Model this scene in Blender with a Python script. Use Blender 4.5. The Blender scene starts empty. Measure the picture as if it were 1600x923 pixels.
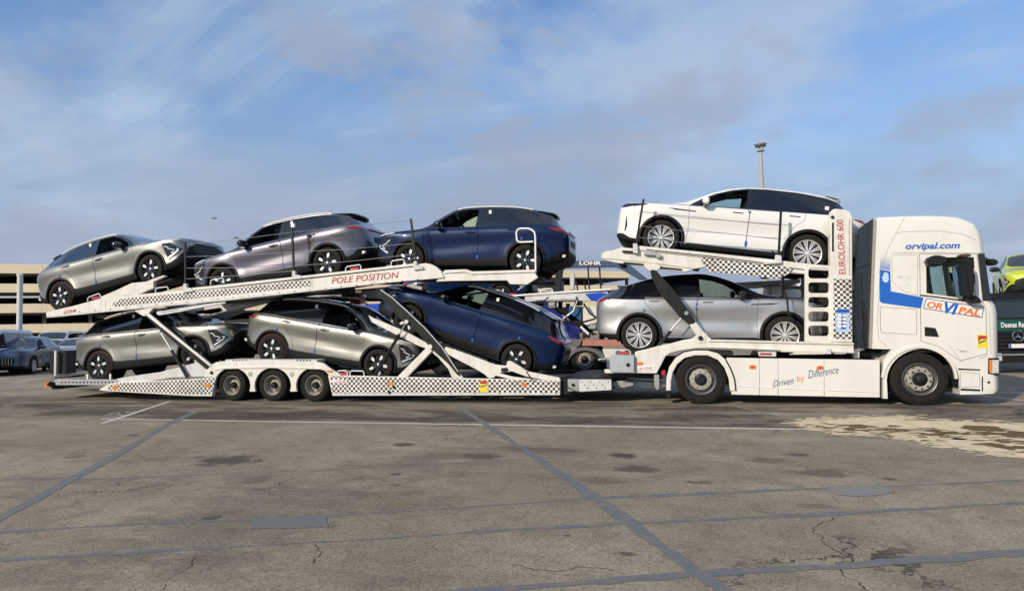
import bpy, bmesh, math, random
from mathutils import Vector, Matrix
from mathutils.bvhtree import BVHTree
random.seed(7)
R = math.radians
S = bpy.context.scene
COL = S.collection

# ------------------------------------------------------------------ camera
# World frame: X runs along the transporter towards its cab, Y away from the viewer, Z up.
# The near flank of the transporter is the plane Y = 0.
FPX, CAMY, CAMH = 1000.0, -12.9, 1.57          # focal length in photo pixels, camera distance and height
YAW, PITCH, ROLL = R(13.4), R(2.80), R(1.25)
cam_d = bpy.data.cameras.new('camera'); cam = bpy.data.objects.new('camera', cam_d); COL.objects.link(cam)
cam_d.sensor_width = 36; cam_d.lens = FPX / 1600 * 36; cam_d.clip_end = 6000; cam_d.clip_start = 0.05
CM = Matrix.Rotation(YAW, 3, 'Z') @ Matrix.Rotation(R(90) + PITCH, 3, 'X') @ Matrix.Rotation(-ROLL, 3, 'Z')
cam.matrix_world = Matrix.Translation((0, CAMY, CAMH)) @ CM.to_4x4()
S.camera = cam
CP = Vector((0, CAMY, CAMH))

def ray(x, y): return CM @ Vector(((x - 800) / FPX, (461.5 - y) / FPX, -1))
def W(x, y, Y=0.0):                              # photo pixel -> world point on the plane Y
    d = ray(x, y); return CP + d * ((Y - CAMY) / d.y)
def XZ(x, y, Y=0.0):
    p = W(x, y, Y); return (p.x, p.z)
def XS(pts, Y=0.0): return [XZ(a, b, Y) for a, b in pts]
def G(x, y, Z=0.0):                              # photo pixel -> point on the ground
    d = ray(x, y); p = CP + d * ((Z - CAMH) / d.z); return (p.x, p.y)

# ------------------------------------------------------------------ light
SUN_EL, SUN_AZ = R(27), R(32)                    # azimuth: left of the line that comes from behind the viewer
sd = Vector((-math.sin(SUN_AZ) * math.cos(SUN_EL), -math.cos(SUN_AZ) * math.cos(SUN_EL), math.sin(SUN_EL)))
sun_d = bpy.data.lights.new('sun', 'SUN'); sun = bpy.data.objects.new('sun', sun_d); COL.objects.link(sun)
sun_d.energy = 3.7; sun_d.angle = R(0.6); sun_d.color = (1.0, 0.87, 0.69)
sun.rotation_euler = sd.to_track_quat('Z', 'Y').to_euler()
S.view_settings.view_transform = 'Standard'; S.view_settings.look = 'None'
S.view_settings.exposure = 0.0; S.view_settings.gamma = 1.0

def mknode(nt, t, **kw):
    n = nt.nodes.new(t)
    for k, v in kw.items():
        if k.startswith('i_'):
            n.inputs[int(k[2:]) if k[2:].isdigit() else k[2:].replace('_', ' ')].default_value = v
        else: setattr(n, k, v)
    return n
wd = bpy.data.worlds.new('World'); S.world = wd; wd.use_nodes = True
nt = wd.node_tree; nt.nodes.clear(); L = nt.links.new
out = mknode(nt, 'ShaderNodeOutputWorld'); bg = mknode(nt, 'ShaderNodeBackground')
sky = mknode(nt, 'ShaderNodeTexSky', sky_type='NISHITA', sun_disc=False)
sky.sun_elevation = SUN_EL; sky.sun_rotation = math.atan2(sd.x, sd.y)
sky.air_density = 1.0; sky.dust_density = 1.2; sky.ozone_density = 1.6
bg.inputs['Strength'].default_value = 0.135
tc = mknode(nt, 'ShaderNodeTexCoord'); sep = mknode(nt, 'ShaderNodeSeparateXYZ'); L(tc.outputs['Generated'], sep.inputs[0])
# clouds on a plane far overhead: direction divided by its height
zc = mknode(nt, 'ShaderNodeMath', operation='MAXIMUM', i_1=0.0); L(sep.outputs['Z'], zc.inputs[0])
zz = mknode(nt, 'ShaderNodeMath', operation='ADD', i_1=0.16); L(zc.outputs[0], zz.inputs[0])
dv = mknode(nt, 'ShaderNodeVectorMath', operation='DIVIDE'); L(tc.outputs['Generated'], dv.inputs[0])
cb = mknode(nt, 'ShaderNodeCombineXYZ'); [L(zz.outputs[0], cb.inputs[i]) for i in range(3)]; L(cb.outputs[0], dv.inputs[1])
def cloud(loc, sc, rot, scale, det, rough, lo, hi, dist=0.0):
    mp = mknode(nt, 'ShaderNodeMapping'); mp.inputs['Location'].default_value = loc; mp.inputs['Scale'].default_value = sc
    mp.inputs['Rotation'].default_value = (0, 0, rot)
    L(dv.outputs[0], mp.inputs['Vector'])
    n = mknode(nt, 'ShaderNodeTexNoise'); n.inputs['Scale'].default_value = scale; n.inputs['Detail'].default_value = det
    n.inputs['Roughness'].default_value = rough; n.inputs['Distortion'].default_value = dist; L(mp.outputs[0], n.inputs['Vector'])
    m = mknode(nt, 'ShaderNodeMapRange', interpolation_type='SMOOTHSTEP'); m.inputs['From Min'].default_value = lo; m.inputs['From Max'].default_value = hi
    L(n.outputs['Fac'], m.inputs['Value']); return m.outputs['Result']
def wmix(fac, a, b, f=1.0):
    m = mknode(nt, 'ShaderNodeMix', data_type='RGBA')
    k = mknode(nt, 'ShaderNodeMath', operation='MULTIPLY', i_1=f); L(fac, k.inputs[0]); L(k.outputs[0], m.inputs['Factor'])
    if isinstance(a, tuple): m.inputs['A'].default_value = a
    else: L(a, m.inputs['A'])
    if isinstance(b, tuple): m.inputs['B'].default_value = b
    else: L(b, m.inputs['B'])
    return m.outputs['Result']
tint = mknode(nt, 'ShaderNodeMix', data_type='RGBA', blend_type='MULTIPLY'); tint.inputs['Factor'].default_value = 1
L(sky.outputs[0], tint.inputs['A']); tint.inputs['B'].default_value = (0.88, 1.12, 1.34, 1)
nrm_d = mknode(nt, 'ShaderNodeMapping'); nrm_d.inputs['Scale'].default_value = (1, 1, 2.1); L(tc.outputs['Generated'], nrm_d.inputs['Vector'])
def puff(loc, scale, det, rough, lo, hi, dist=0.2):
    mp = mknode(nt, 'ShaderNodeMapping'); mp.inputs['Location'].default_value = loc; L(nrm_d.outputs[0], mp.inputs['Vector'])
    n = mknode(nt, 'ShaderNodeTexNoise'); n.inputs['Scale'].default_value = scale; n.inputs['Detail'].default_value = det
    n.inputs['Roughness'].default_value = rough; n.inputs['Distortion'].default_value = dist; L(mp.outputs[0], n.inputs['Vector'])
    m = mknode(nt, 'ShaderNodeMapRange', interpolation_type='SMOOTHSTEP'); m.inputs['From Min'].default_value = lo; m.inputs['From Max'].default_value = hi
    L(n.outputs['Fac'], m.inputs['Value']); return m.outputs['Result']
wisps = cloud((7.3, 3.4, 0), (0.55, 1.0, 1), R(24), 1.5, 9, 0.60, 0.44, 0.72, 0.5)
low = mknode(nt, 'ShaderNodeMapRange', interpolation_type='SMOOTHSTEP'); low.inputs['From Min'].default_value = 0.46; low.inputs['From Max'].default_value = 0.05
L(sep.outputs['Z'], low.inputs['Value'])
c1 = wmix(low.outputs[0], tint.outputs['Result'], (2.55, 3.18, 4.30, 1), 0.88)
c1 = wmix(wisps, c1, (4.1, 4.95, 6.1, 1), 0.72)
c1 = wmix(puff((6.1, 2.7, .9), 2.3, 9, 0.56, 0.46, 0.66), c1, (3.7, 4.35, 5.4, 1), 0.65)
c1 = wmix(puff((4.3, 7.1, 2.6), 3.4, 9, 0.55, 0.50, 0.62), c1, (2.75, 3.1, 3.95, 1), 0.6)
gate = mknode(nt, 'ShaderNodeMath', operation='MULTIPLY'); L(puff((1.6, 4.2, 5.3), 1.9, 8, 0.55, 0.36, 0.60), gate.inputs[0]); L(low.outputs[0], gate.inputs[1])
c3 = wmix(gate.outputs[0], c1, (2.45, 2.85, 3.75, 1), 0.72)
L(c3, bg.inputs['Color']); L(bg.outputs[0], out.inputs[0])

# ------------------------------------------------------------------ materials
def base_mat(name):
    m = bpy.data.materials.new(name); m.use_nodes = True
    return m, m.node_tree, m.node_tree.nodes['Principled BSDF']
def mat(name, col, rough=0.5, metal=0.0, coat=0.0, spec=0.5, trans=0.0, emit=None, dirt=0.0, dirtcol=(0.16, 0.13, 0.10), bump=0.0, dscale=3.0, flake=0.0, ior=None, alpha=None):
    m, t, b = base_mat(name)
    b.inputs['Base Color'].default_value = (*col, 1); b.inputs['Roughness'].default_value = rough
    b.inputs['Metallic'].default_value = metal; b.inputs['Coat Weight'].default_value = coat; b.inputs['Coat Roughness'].default_value = 0.04
    b.inputs['Specular IOR Level'].default_value = spec; b.inputs['Transmission Weight'].default_value = trans
    if ior: b.inputs['IOR'].default_value = ior
    if emit: b.inputs['Emission Color'].default_value = (*emit[0], 1); b.inputs['Emission Strength'].default_value = emit[1]
    tcn = mknode(t, 'ShaderNodeTexCoord')
    if dirt > 0:
        n = mknode(t, 'ShaderNodeTexNoise'); n.inputs['Scale'].default_value = dscale; n.inputs['Detail'].default_value = 8; n.inputs['Roughness'].default_value = 0.65
        mp = mknode(t, 'ShaderNodeMapping'); mp.inputs['Scale'].default_value = (1.6, 1, 0.40)
        t.links.new(tcn.outputs['Object'], mp.inputs[0]); t.links.new(mp.outputs[0], n.inputs['Vector'])
        r = mknode(t, 'ShaderNodeMapRange'); r.inputs['From Min'].default_value = 0.42; r.inputs['From Max'].default_value = 0.75; r.inputs['To Max'].default_value = dirt
        t.links.new(n.outputs['Fac'], r.inputs['Value'])
        x = mknode(t, 'ShaderNodeMix', data_type='RGBA'); x.inputs['A'].default_value = (*col, 1); x.inputs['B'].default_value = (*dirtcol, 1)
        t.links.new(r.outputs[0], x.inputs['Factor']); t.links.new(x.outputs['Result'], b.inputs['Base Color'])
        r2 = mknode(t, 'ShaderNodeMapRange'); r2.inputs['From Min'].default_value = 0.3; r2.inputs['From Max'].default_value = 0.7
        r2.inputs['To Min'].default_value = max(0.02, rough - 0.08); r2.inputs['To Max'].default_value = min(1, rough + 0.2)
        t.links.new(n.outputs['Fac'], r2.inputs['Value']); t.links.new(r2.outputs[0], b.inputs['Roughness'])
    if bump > 0:
        n = mknode(t, 'ShaderNodeTexNoise'); n.inputs['Scale'].default_value = 60; n.inputs['Detail'].default_value = 4
        t.links.new(tcn.outputs['Object'], n.inputs['Vector'])
        bp = mknode(t, 'ShaderNodeBump'); bp.inputs['Strength'].default_value = bump; bp.inputs['Distance'].default_value = 0.01
        t.links.new(n.outputs['Fac'], bp.inputs['Height']); t.links.new(bp.outputs[0], b.inputs['Normal'])
    return m
def checker_mat(name, cell=0.047, fill=0.80, col=(0.78, 0.77, 0.72), dark=(0.03, 0.028, 0.03)):
    m, t, b = base_mat(name); K = t.links.new
    tcn = mknode(t, 'ShaderNodeTexCoord'); sp = mknode(t, 'ShaderNodeSeparateXYZ'); K(tcn.outputs['Object'], sp.inputs[0])
    def M(op, a, bb=None, c=None):
        n = mknode(t, 'ShaderNodeMath', operation=op)
        for i, v in enumerate((a, bb, c)):
            if v is None: continue
            if isinstance(v, (int, float)): n.inputs[i].default_value = v
            else: K(v, n.inputs[i])
        return n.outputs[0]
    u = M('DIVIDE', sp.outputs['X'], cell); v = M('DIVIDE', sp.outputs['Z'], cell)
    fu, fv = M('FLOOR', u), M('FLOOR', v)
    par = M('FLOORED_MODULO', M('ADD', fu, fv), 2.0)
    iu = M('LESS_THAN', M('ABSOLUTE', M('SUBTRACT', M('SUBTRACT', u, fu), 0.5)), fill / 2)
    iv = M('LESS_THAN', M('ABSOLUTE', M('SUBTRACT', M('SUBTRACT', v, fv), 0.5)), fill / 2)
    f = M('MULTIPLY', M('MULTIPLY', iu, iv), par)
    nz = mknode(t, 'ShaderNodeTexNoise'); nz.inputs['Scale'].default_value = 2.5; nz.inputs['Detail'].default_value = 8; K(tcn.outputs['Object'], nz.inputs['Vector'])
    w = mknode(t, 'ShaderNodeMix', data_type='RGBA'); w.inputs['A'].default_value = (*col, 1); w.inputs['B'].default_value = (0.5, 0.45, 0.37, 1)
    r = mknode(t, 'ShaderNodeMapRange'); r.inputs['From Min'].default_value = 0.45; r.inputs['From Max'].default_value = 0.8; K(nz.outputs['Fac'], r.inputs['Value']); K(r.outputs[0], w.inputs['Factor'])
    x = mknode(t, 'ShaderNodeMix', data_type='RGBA'); K(f, x.inputs['Factor']); K(w.outputs['Result'], x.inputs['A']); x.inputs['B'].default_value = (*dark, 1)
    K(x.outputs['Result'], b.inputs['Base Color']); b.inputs['Roughness'].default_value = 0.4
    return m
M = {}
M['white'] = mat('white_paint', (0.76, 0.735, 0.675), 0.35, coat=0.3, dirt=0.55, dscale=3.2, dirtcol=(0.40, 0.35, 0.27))
M['cab'] = mat('cab_paint', (0.77, 0.745, 0.685), 0.25, coat=0.6, dirt=0.22, dscale=1.6, dirtcol=(0.5, 0.45, 0.38))
M['greywhite'] = mat('greywhite_paint', (0.62, 0.63, 0.62), 0.45, dirt=0.5, dscale=3, dirtcol=(0.3, 0.27, 0.22))
M['galv'] = mat('galvanised_steel', (0.42, 0.44, 0.44), 0.45, metal=0.6, dirt=0.5, dscale=8)
M['steel'] = mat('bare_steel', (0.55, 0.55, 0.54), 0.32, metal=0.9)
M['black'] = mat('black_plastic', (0.014, 0.014, 0.015), 0.5, bump=0.05, spec=0.25)
M['blackgloss'] = mat('black_gloss', (0.008, 0.008, 0.010), 0.08, coat=1.0)
M['blacksteel'] = mat('black_steel', (0.014, 0.015, 0.016), 0.4, dirt=0.25, dscale=5, dirtcol=(0.05, 0.045, 0.04), spec=0.22)
M['clad'] = mat('shade_dark_cladding', (0.010, 0.010, 0.011), 0.6, spec=0.2)  # cladding darkened to near black, with the sill shade in its colour
M['tyre'] = mat('tyre_rubber', (0.014, 0.013, 0.012), 0.75, dirt=0.5, dscale=6, dirtcol=(0.040, 0.034, 0.024), bump=0.1, spec=0.2)
M['rubber_red'] = mat('tyre_protection_band', (0.16, 0.035, 0.02), 0.6)
M['rimdark'] = mat('dark_alloy', (0.015, 0.015, 0.016), 0.22, coat=0.7)
M['rimsilver'] = mat('machined_alloy', (0.80, 0.79, 0.76), 0.28, metal=0.35)
M['rail'] = mat('satin_aluminium', (0.82, 0.81, 0.78), 0.3, metal=0.3)
M['rimcream'] = mat('painted_steel_rim', (0.34, 0.31, 0.26), 0.5, metal=0.2, dirt=0.55, dscale=9)
M['rimgrey'] = mat('grey_steel_rim', (0.19, 0.19, 0.195), 0.4, metal=0.6, dirt=0.4, dscale=9)
M['dark'] = mat('dark_void', (0.010, 0.010, 0.011), 0.8)
M['interior'] = mat('dark_upholstery', (0.03, 0.03, 0.032), 0.7)
M['glass'] = mat('clear_tinted_glass', (0.55, 0.78, 0.76), 0.0, trans=1.0, ior=1.08, spec=0.5)
M['glassdark'] = mat('privacy_glass', (0.006, 0.008, 0.012), 0.03, coat=1.0)
M['shield'] = mat('windscreen_glass', (0.02, 0.03, 0.035), 0.02, coat=1.0)
M['chrome'] = mat('chrome', (0.85, 0.85, 0.84), 0.08, metal=1.0)
M['red'] = mat('red_lens', (0.28, 0.008, 0.006), 0.12, coat=1.0)
M['orange'] = mat('orange_lens', (0.75, 0.20, 0.02), 0.2, coat=0.6)
M['lens'] = mat('clear_lens', (0.75, 0.77, 0.78), 0.1, metal=0.3, coat=1.0)
M['redtxt'] = mat('red_lettering', (0.42, 0.035, 0.03), 0.5)
M['bluetxt'] = mat('blue_lettering', (0.015, 0.12, 0.50), 0.4)
M['navytxt'] = mat('navy_lettering', (0.02, 0.05, 0.22), 0.4)
M['orangetxt'] = mat('orange_lettering', (0.80, 0.17, 0.03), 0.4)
M['whitetxt'] = mat('white_lettering', (0.82, 0.82, 0.80), 0.4)
M['lightblue'] = mat('pale_blue_print', (0.42, 0.55, 0.72), 0.4)
M['yellow'] = mat('yellow_film', (0.80, 0.62, 0.03), 0.4)
M['bluefilm'] = mat('blue_tape', (0.02, 0.08, 0.40), 0.4)
M['paper'] = mat('white_sticker', (0.8, 0.8, 0.8), 0.5)
M['shieldt'] = mat('truck_windscreen', (0.015, 0.03, 0.035), 0.02, coat=1.0)
M['glasstruck'] = mat('green_tinted_glass', (0.50, 0.66, 0.56), 0.0, trans=1.0, ior=1.1)
M['greygroove'] = mat('panel_gap', (0.30, 0.28, 0.24), 0.7)
M['lightpale'] = mat('pale_blue_emblem', (0.50, 0.62, 0.78), 0.4)
M['palegrey'] = mat('faint_emblem', (0.68, 0.68, 0.66), 0.4)
M['mirrorglass'] = mat('mirror_glass', (0.25, 0.35, 0.42), 0.03, metal=1.0)
M['mirrorcap'] = mat('brown_cap', (0.10, 0.05, 0.035), 0.5)
M['interior2'] = mat('grey_upholstery', (0.36, 0.38, 0.33), 0.8)
M['deflector'] = mat('dark_glossy_deflector', (0.014, 0.019, 0.024), 0.18, coat=0.8)
M['boxgrey'] = mat('blue_grey_box', (0.40, 0.45, 0.48), 0.4, dirt=0.3, dscale=5)
M['redpaint'] = mat('red_paint', (0.50, 0.02, 0.03), 0.35)
M['rope'] = mat('steel_rope', (0.30, 0.31, 0.34), 0.4, metal=0.5)
M['check'] = checker_mat('chequered_panel', 0.054, 0.98)
M['check_big'] = checker_mat('chequered_panel_large', 0.050, 0.98)
def paint(name, col, metal=0.75, rough=0.34, coat=1.0, spec=0.5):
    m, t, b = base_mat(name); b.inputs['Specular IOR Level'].default_value = spec
    b.inputs['Base Color'].default_value = (*col, 1); b.inputs['Metallic'].default_value = metal; b.inputs['Roughness'].default_value = rough
    b.inputs['Coat Weight'].default_value = coat; b.inputs['Coat Roughness'].default_value = 0.03
    tcn = mknode(t, 'ShaderNodeTexCoord'); n = mknode(t, 'ShaderNodeTexNoise'); n.inputs['Scale'].default_value = 1.7; n.inputs['Detail'].default_value = 7
    t.links.new(tcn.outputs['Object'], n.inputs['Vector'])
    x = mknode(t, 'ShaderNodeMapRange'); x.inputs['To Min'].default_value = rough - 0.05; x.inputs['To Max'].default_value = rough + 0.10
    t.links.new(n.outputs['Fac'], x.inputs['Value']); t.links.new(x.outputs[0], b.inputs['Roughness'])
    return m
M['p_silver'] = paint('champagne_silver_paint', (0.29, 0.285, 0.255), 0.80, 0.34)
M['p_grey'] = paint('purple_grey_paint', (0.145, 0.138, 0.165), 0.8, 0.32)
M['p_blue'] = paint('deep_blue_paint', (0.003, 0.0150, 0.062), 0.10, 0.28, 0.6, 0.12)
M['p_white'] = paint('pearl_white_paint', (0.76, 0.745, 0.71), 0.0, 0.30)
M['p_cool'] = paint('cool_silver_paint', (0.46, 0.465, 0.46), 0.8, 0.38)
M['p_darktop'] = paint('dark_roof_paint', (0.02, 0.025, 0.04), 0.4, 0.2)

# ------------------------------------------------------------------ mesh helpers
class MB:
    """collects shapes into one mesh"""
    def __init__(s): s.bm = bmesh.new()
    def _add(s, vs, fs, mi=0, smooth=False):
        v = [s.bm.verts.new(p) for p in vs]; r = []
        for f in fs:
            try:
                q = s.bm.faces.new([v[i] for i in f]); q.material_index = mi; q.smooth = smooth; r.append(q)
            except ValueError: pass
        return v, r
    def _bev(s, faces, b, seg=1):
        if b <= 0: return
        es = set(e for f in faces if f.is_valid for e in f.edges)
        es = [e for e in es if len(e.link_faces) == 2 and e.calc_face_angle(0) > 0.35]
        bmesh.ops.bevel(s.bm, geom=es, offset=b, segments=seg, affect='EDGES', clamp_overlap=True)
    def box(s, a, b, bev=0.0, mi=0, M_=None, seg=1):
        (x0, y0, z0), (x1, y1, z1) = a, b
        vs = [(x, y, z) for x in (x0, x1) for y in (y0, y1) for z in (z0, z1)]
        if M_ is not None: vs = [M_ @ Vector(v) for v in vs]
        fs = [(0, 1, 3, 2), (4, 6, 7, 5), (0, 4, 5, 1), (2, 3, 7, 6), (0, 2, 6, 4), (1, 5, 7, 3)]
        v, f = s._add(vs, fs, mi); s._bev(f, bev, seg); return s
    def prism(s, pts, y0, y1, bev=0.0, mi=0, axis='Y', seg=1, M_=None):
        """polygon in (x,z) pulled along Y (or (x,y) along Z, or (y,z) along X)"""
        n = len(pts); mk = {'Y': lambda a, b, c: (a, c, b), 'Z': lambda a, b, c: (a, b, c), 'X': lambda a, b, c: (c, a, b)}[axis]
        vs = [mk(a, b, y0) for a, b in pts] + [mk(a, b, y1) for a, b in pts]
        if M_ is not None: vs = [M_ @ Vector(v) for v in vs]
        fs = [tuple(range(n)), tuple(range(2 * n - 1, n - 1, -1))] + [(i, i + n, (i + 1) % n + n, (i + 1) % n) for i in range(n)]
        v, f = s._add(vs, fs, mi); bmesh.ops.recalc_face_normals(s.bm, faces=[q for q in f if q.is_valid]); s._bev(f, bev, seg); return s
    def tube(s, pts, r, n=8, mi=0, closed=False, r2=None):
        pts = [Vector(p) for p in pts]; rings = []; N = len(pts)
        up = None
        for i, p in enumerate(pts):
            if closed: d = pts[(i + 1) % N] - pts[i - 1]
            else: d = pts[min(i + 1, N - 1)] - pts[max(i - 1, 0)]
            if d.length < 1e-9: d = Vector((0, 0, 1))
            d.normalize()
            if up is None: up = d.orthogonal().normalized()
            else:
                up = up - d * up.dot(d); up = up.normalized() if up.length > 1e-6 else d.orthogonal().normalized()
            w = d.cross(up); rr = r if r2 is None else r + (r2 - r) * i / max(1, N - 1)
            rings.append([p + (up * math.cos(2 * math.pi * k / n) + w * math.sin(2 * math.pi * k / n)) * rr for k in range(n)])
        vs = [v for q in rings for v in q]; fs = []
        for i in range(N if closed else N - 1):
            a, b = i * n, ((i + 1) % N) * n
            for k in range(n): fs.append((a + k, a + (k + 1) % n, b + (k + 1) % n, b + k))
        if not closed: fs += [tuple(range(n - 1, -1, -1)), tuple(range((N - 1) * n, N * n))]
        v, f = s._add(vs, fs, mi, True)
        if not closed: f[-1].smooth = f[-2].smooth = False
        return s
    def cyl(s, p, q, r, n=20, mi=0, r2=None): return s.tube([p, q], r, n, mi, r2=r2)
    def lathe(s, prof, c, n=48, mi=0, axis='Y', closed=False, smooth=True):
        """profile of (radius, along-axis) spun about the axis through c"""
        c = Vector(c); vs = []
        for r, h in prof:
            for k in range(n):
                a = 2 * math.pi * k / n; ca, sa = r * math.cos(a), r * math.sin(a)
                vs.append(c + (Vector((ca, h, sa)) if axis == 'Y' else Vector((ca, sa, h)) if axis == 'Z' else Vector((h, ca, sa))))
        m = len(prof); fs = []
        for i in range(m if closed else m - 1):
            for k in range(n):
                fs.append((i * n + k, i * n + (k + 1) % n, ((i + 1) % m) * n + (k + 1) % n, ((i + 1) % m) * n + k))
        v, f = s._add(vs, fs, mi, smooth)
        return s
    def disc(s, c, r, n=32, mi=0, axis='Y'):
        c = Vector(c); vs = []
        for k in range(n):
            a = 2 * math.pi * k / n; ca, sa = r * math.cos(a), r * math.sin(a)
            vs.append(c + (Vector((ca, 0, sa)) if axis == 'Y' else Vector((ca, sa, 0))))
        s._add(vs, [tuple(range(n))], mi); return s
    def me(s, name, mats, recalc=True, dbl=False):
        if dbl: bmesh.ops.remove_doubles(s.bm, verts=s.bm.verts, dist=1e-5)
        if recalc: bmesh.ops.recalc_face_normals(s.bm, faces=s.bm.faces)
        m = bpy.data.meshes.new(name); s.bm.to_mesh(m); s.bm.free()
        for q in (mats if isinstance(mats, (list, tuple)) else [mats]): m.materials.append(q)
        try: m.set_sharp_from_angle(angle=R(40))
        except Exception: pass
        return m
    def ob(s, name, mats, parent=None, recalc=True, dbl=False, loc=None):
        m = s.me(name, mats, recalc, dbl)
        if loc is not None:
            m.transform(Matrix.Translation(-Vector(loc)))
        o = bpy.data.objects.new(name, m); COL.objects.link(o)
        if loc is not None: o.location = loc
        if parent: o.parent = parent
        return o
def empty(name, loc=(0, 0, 0), rot=(0, 0, 0)):
    o = bpy.data.objects.new(name, None); COL.objects.link(o); o.location = loc; o.rotation_euler = rot; o.empty_display_size = 0.2
    return o
def tag(o, label=None, cat=None, group=None, kind=None):
    for k, v in (('label', label), ('category', cat), ('group', group), ('kind', kind)):
        if v: o[k] = v
    return o
def kids(o): return [c for c in bpy.data.objects if c.parent == o]
def copy_tree(o, parent=None, swap=None, skip=()):
    c = o.copy(); COL.objects.link(c); c.parent = parent
    if swap and c.type == 'MESH' and any(ms and ms in swap for ms in c.data.materials):
        key = (c.data.name, tuple((a.name, b_.name) for a, b_ in swap.items()))
        if key not in _swapped:
            d = c.data.copy()
            for i, ms in enumerate(d.materials):
                if ms in swap: d.materials[i] = swap[ms]
            _swapped[key] = d
        c.data = _swapped[key]
    for k in kids(o):
        if k.name.split('.')[0] not in skip: copy_tree(k, c, swap, skip)
    return c
_swapped = {}
def text(body, name, size, m, parent=None, extrude=0.002, shear=0.0, bold=0.0, sx=1.0, space=1.0, align='CENTER', mw=None, frame=None):
    """lettering as thin solid letters, laid in a plane given by a matrix"""
    cu = bpy.data.curves.new(name, 'FONT'); cu.body = body; cu.size = size; cu.extrude = extrude; cu.shear = shear; cu.offset = bold
    cu.space_character = space; cu.align_x = align; cu.align_y = 'CENTER'; cu.resolution_u = 3
    t = bpy.data.objects.new(name, cu); COL.objects.link(t)
    bpy.context.view_layer.update()
    me = bpy.data.meshes.new_from_object(t.evaluated_get(bpy.context.evaluated_depsgraph_get()))
    bpy.data.objects.remove(t); me.transform(Matrix.Diagonal((sx, 1, 1, 1)))
    if mw is not None: me.transform(mw)
    me.materials.clear(); me.materials.append(m); me.name = name
    o = bpy.data.objects.new(name, me); COL.objects.link(o)
    if parent: o.parent = parent
    return o
def flank(x, z, y, ang=0.0):
    """text matrix: upright on a plane that faces -Y, turned by ang in that plane"""
    return Matrix.Translation((x, y, z)) @ Matrix.Rotation(-ang, 4, 'Y') @ Matrix.Rotation(R(90), 4, 'X')

# ------------------------------------------------------------------ booleans on shells
def raw(name, me):
    o = bpy.data.objects.new(name, me); COL.objects.link(o); return o
def grow(pts, d):
    """offset a closed polygon outwards by d"""
    n = len(pts); A = sum(pts[i][0] * pts[(i + 1) % n][1] - pts[(i + 1) % n][0] * pts[i][1] for i in range(n)); sg = 1 if A > 0 else -1
    o = []
    for i in range(n):
        a, b, c = Vector(pts[i - 1]), Vector(pts[i]), Vector(pts[(i + 1) % n])
        e, f = (b - a).normalized(), (c - b).normalized()
        n1, n2 = Vector((e.y, -e.x)) * sg, Vector((f.y, -f.x)) * sg
        k = n1 + n2; k = k / max(0.35, k.length_squared / 2) / 1.0 if k.length > 1e-6 else n1
        o.append((b.x + k.x * d, b.y + k.y * d))
    return o
AX = {'Y': (0, 2, 1), 'Z': (0, 1, 2), 'X': (1, 2, 0)}
def inside(p, poly):
    c = False; n = len(poly); x, y = p
    for i in range(n):
        x1, y1 = poly[i]; x2, y2 = poly[i - 1]
        if (y1 > y) != (y2 > y) and x < (x2 - x1) * (y - y1) / (y2 - y1) + x1: c = not c
    return c
def carve(bm, lay, pts, new, old=0, axis='Y', lo=-9, hi=9):
    """mark as `new` the faces of kind `old` that lie inside a polygon seen along an axis, cutting them along its edges"""
    i, j, k = AX[axis]; n = len(pts)
    def cand(a, b, c, d):
        r = []
        for f in bm.faces:
            if f[lay] != old: continue
            u = [v.co[i] for v in f.verts]; w = [v.co[j] for v in f.verts]; z = sum(v.co[k] for v in f.verts) / len(f.verts)
            if min(u) <= b and max(u) >= a and min(w) <= d and max(w) >= c and lo <= z <= hi: r.append(f)
        return r
    for q in range(n):
        (x0, y0), (x1, y1) = pts[q - 1], pts[q]
        fs = cand(min(x0, x1) - 1e-4, max(x0, x1) + 1e-4, min(y0, y1) - 1e-4, max(y0, y1) + 1e-4)
        if not fs: continue
        co = [0, 0, 0]; co[i], co[j] = x0, y0; no = [0, 0, 0]; no[i], no[j] = -(y1 - y0), (x1 - x0)
        if Vector(no).length < 1e-9: continue
        g = set(fs)
        for f in fs: g.update(f.edges); g.update(f.verts)
        bmesh.ops.bisect_plane(bm, geom=list(g), plane_co=co, plane_no=Vector(no).normalized(), dist=1e-5)
    xs, ys = [p[0] for p in pts], [p[1] for p in pts]
    for f in cand(min(xs), max(xs), min(ys), max(ys)):
        c = f.calc_center_median()
        if inside((c[i], c[j]), pts): f[lay] = new
def piece(bm, lay, key, rim=0.02, sink=0.0):
    """the faces of one kind as a mesh of their own, its rim folded inwards"""
    n = bm.copy(); l2 = n.faces.layers.int[lay.name]
    bmesh.ops.delete(n, geom=[f for f in n.faces if f[l2] != key], context='FACES')
    n.normal_update()
    if sink:
        mv = [(v, v.normal.copy()) for v in n.verts]
        for v, q in mv: v.co -= q * sink
    if rim:
        nv = {v: v.normal.copy() for v in n.verts}
        be = [e for e in n.edges if e.is_boundary and not all(abs(v.co.y) < 1e-4 for v in e.verts)]
        if be:
            r = bmesh.ops.extrude_edge_only(n, edges=be)
            ev = [g for g in r['geom'] if isinstance(g, bmesh.types.BMVert)]
            old = {}
            for v in ev:
                best = None
                for e in v.link_edges:
                    o = e.other_vert(v)
                    if o in nv: best = o
                if best is not None: v.co = best.co - nv[best] * rim
    m = bpy.data.meshes.new('piece'); n.to_mesh(m); n.free(); return m
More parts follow.
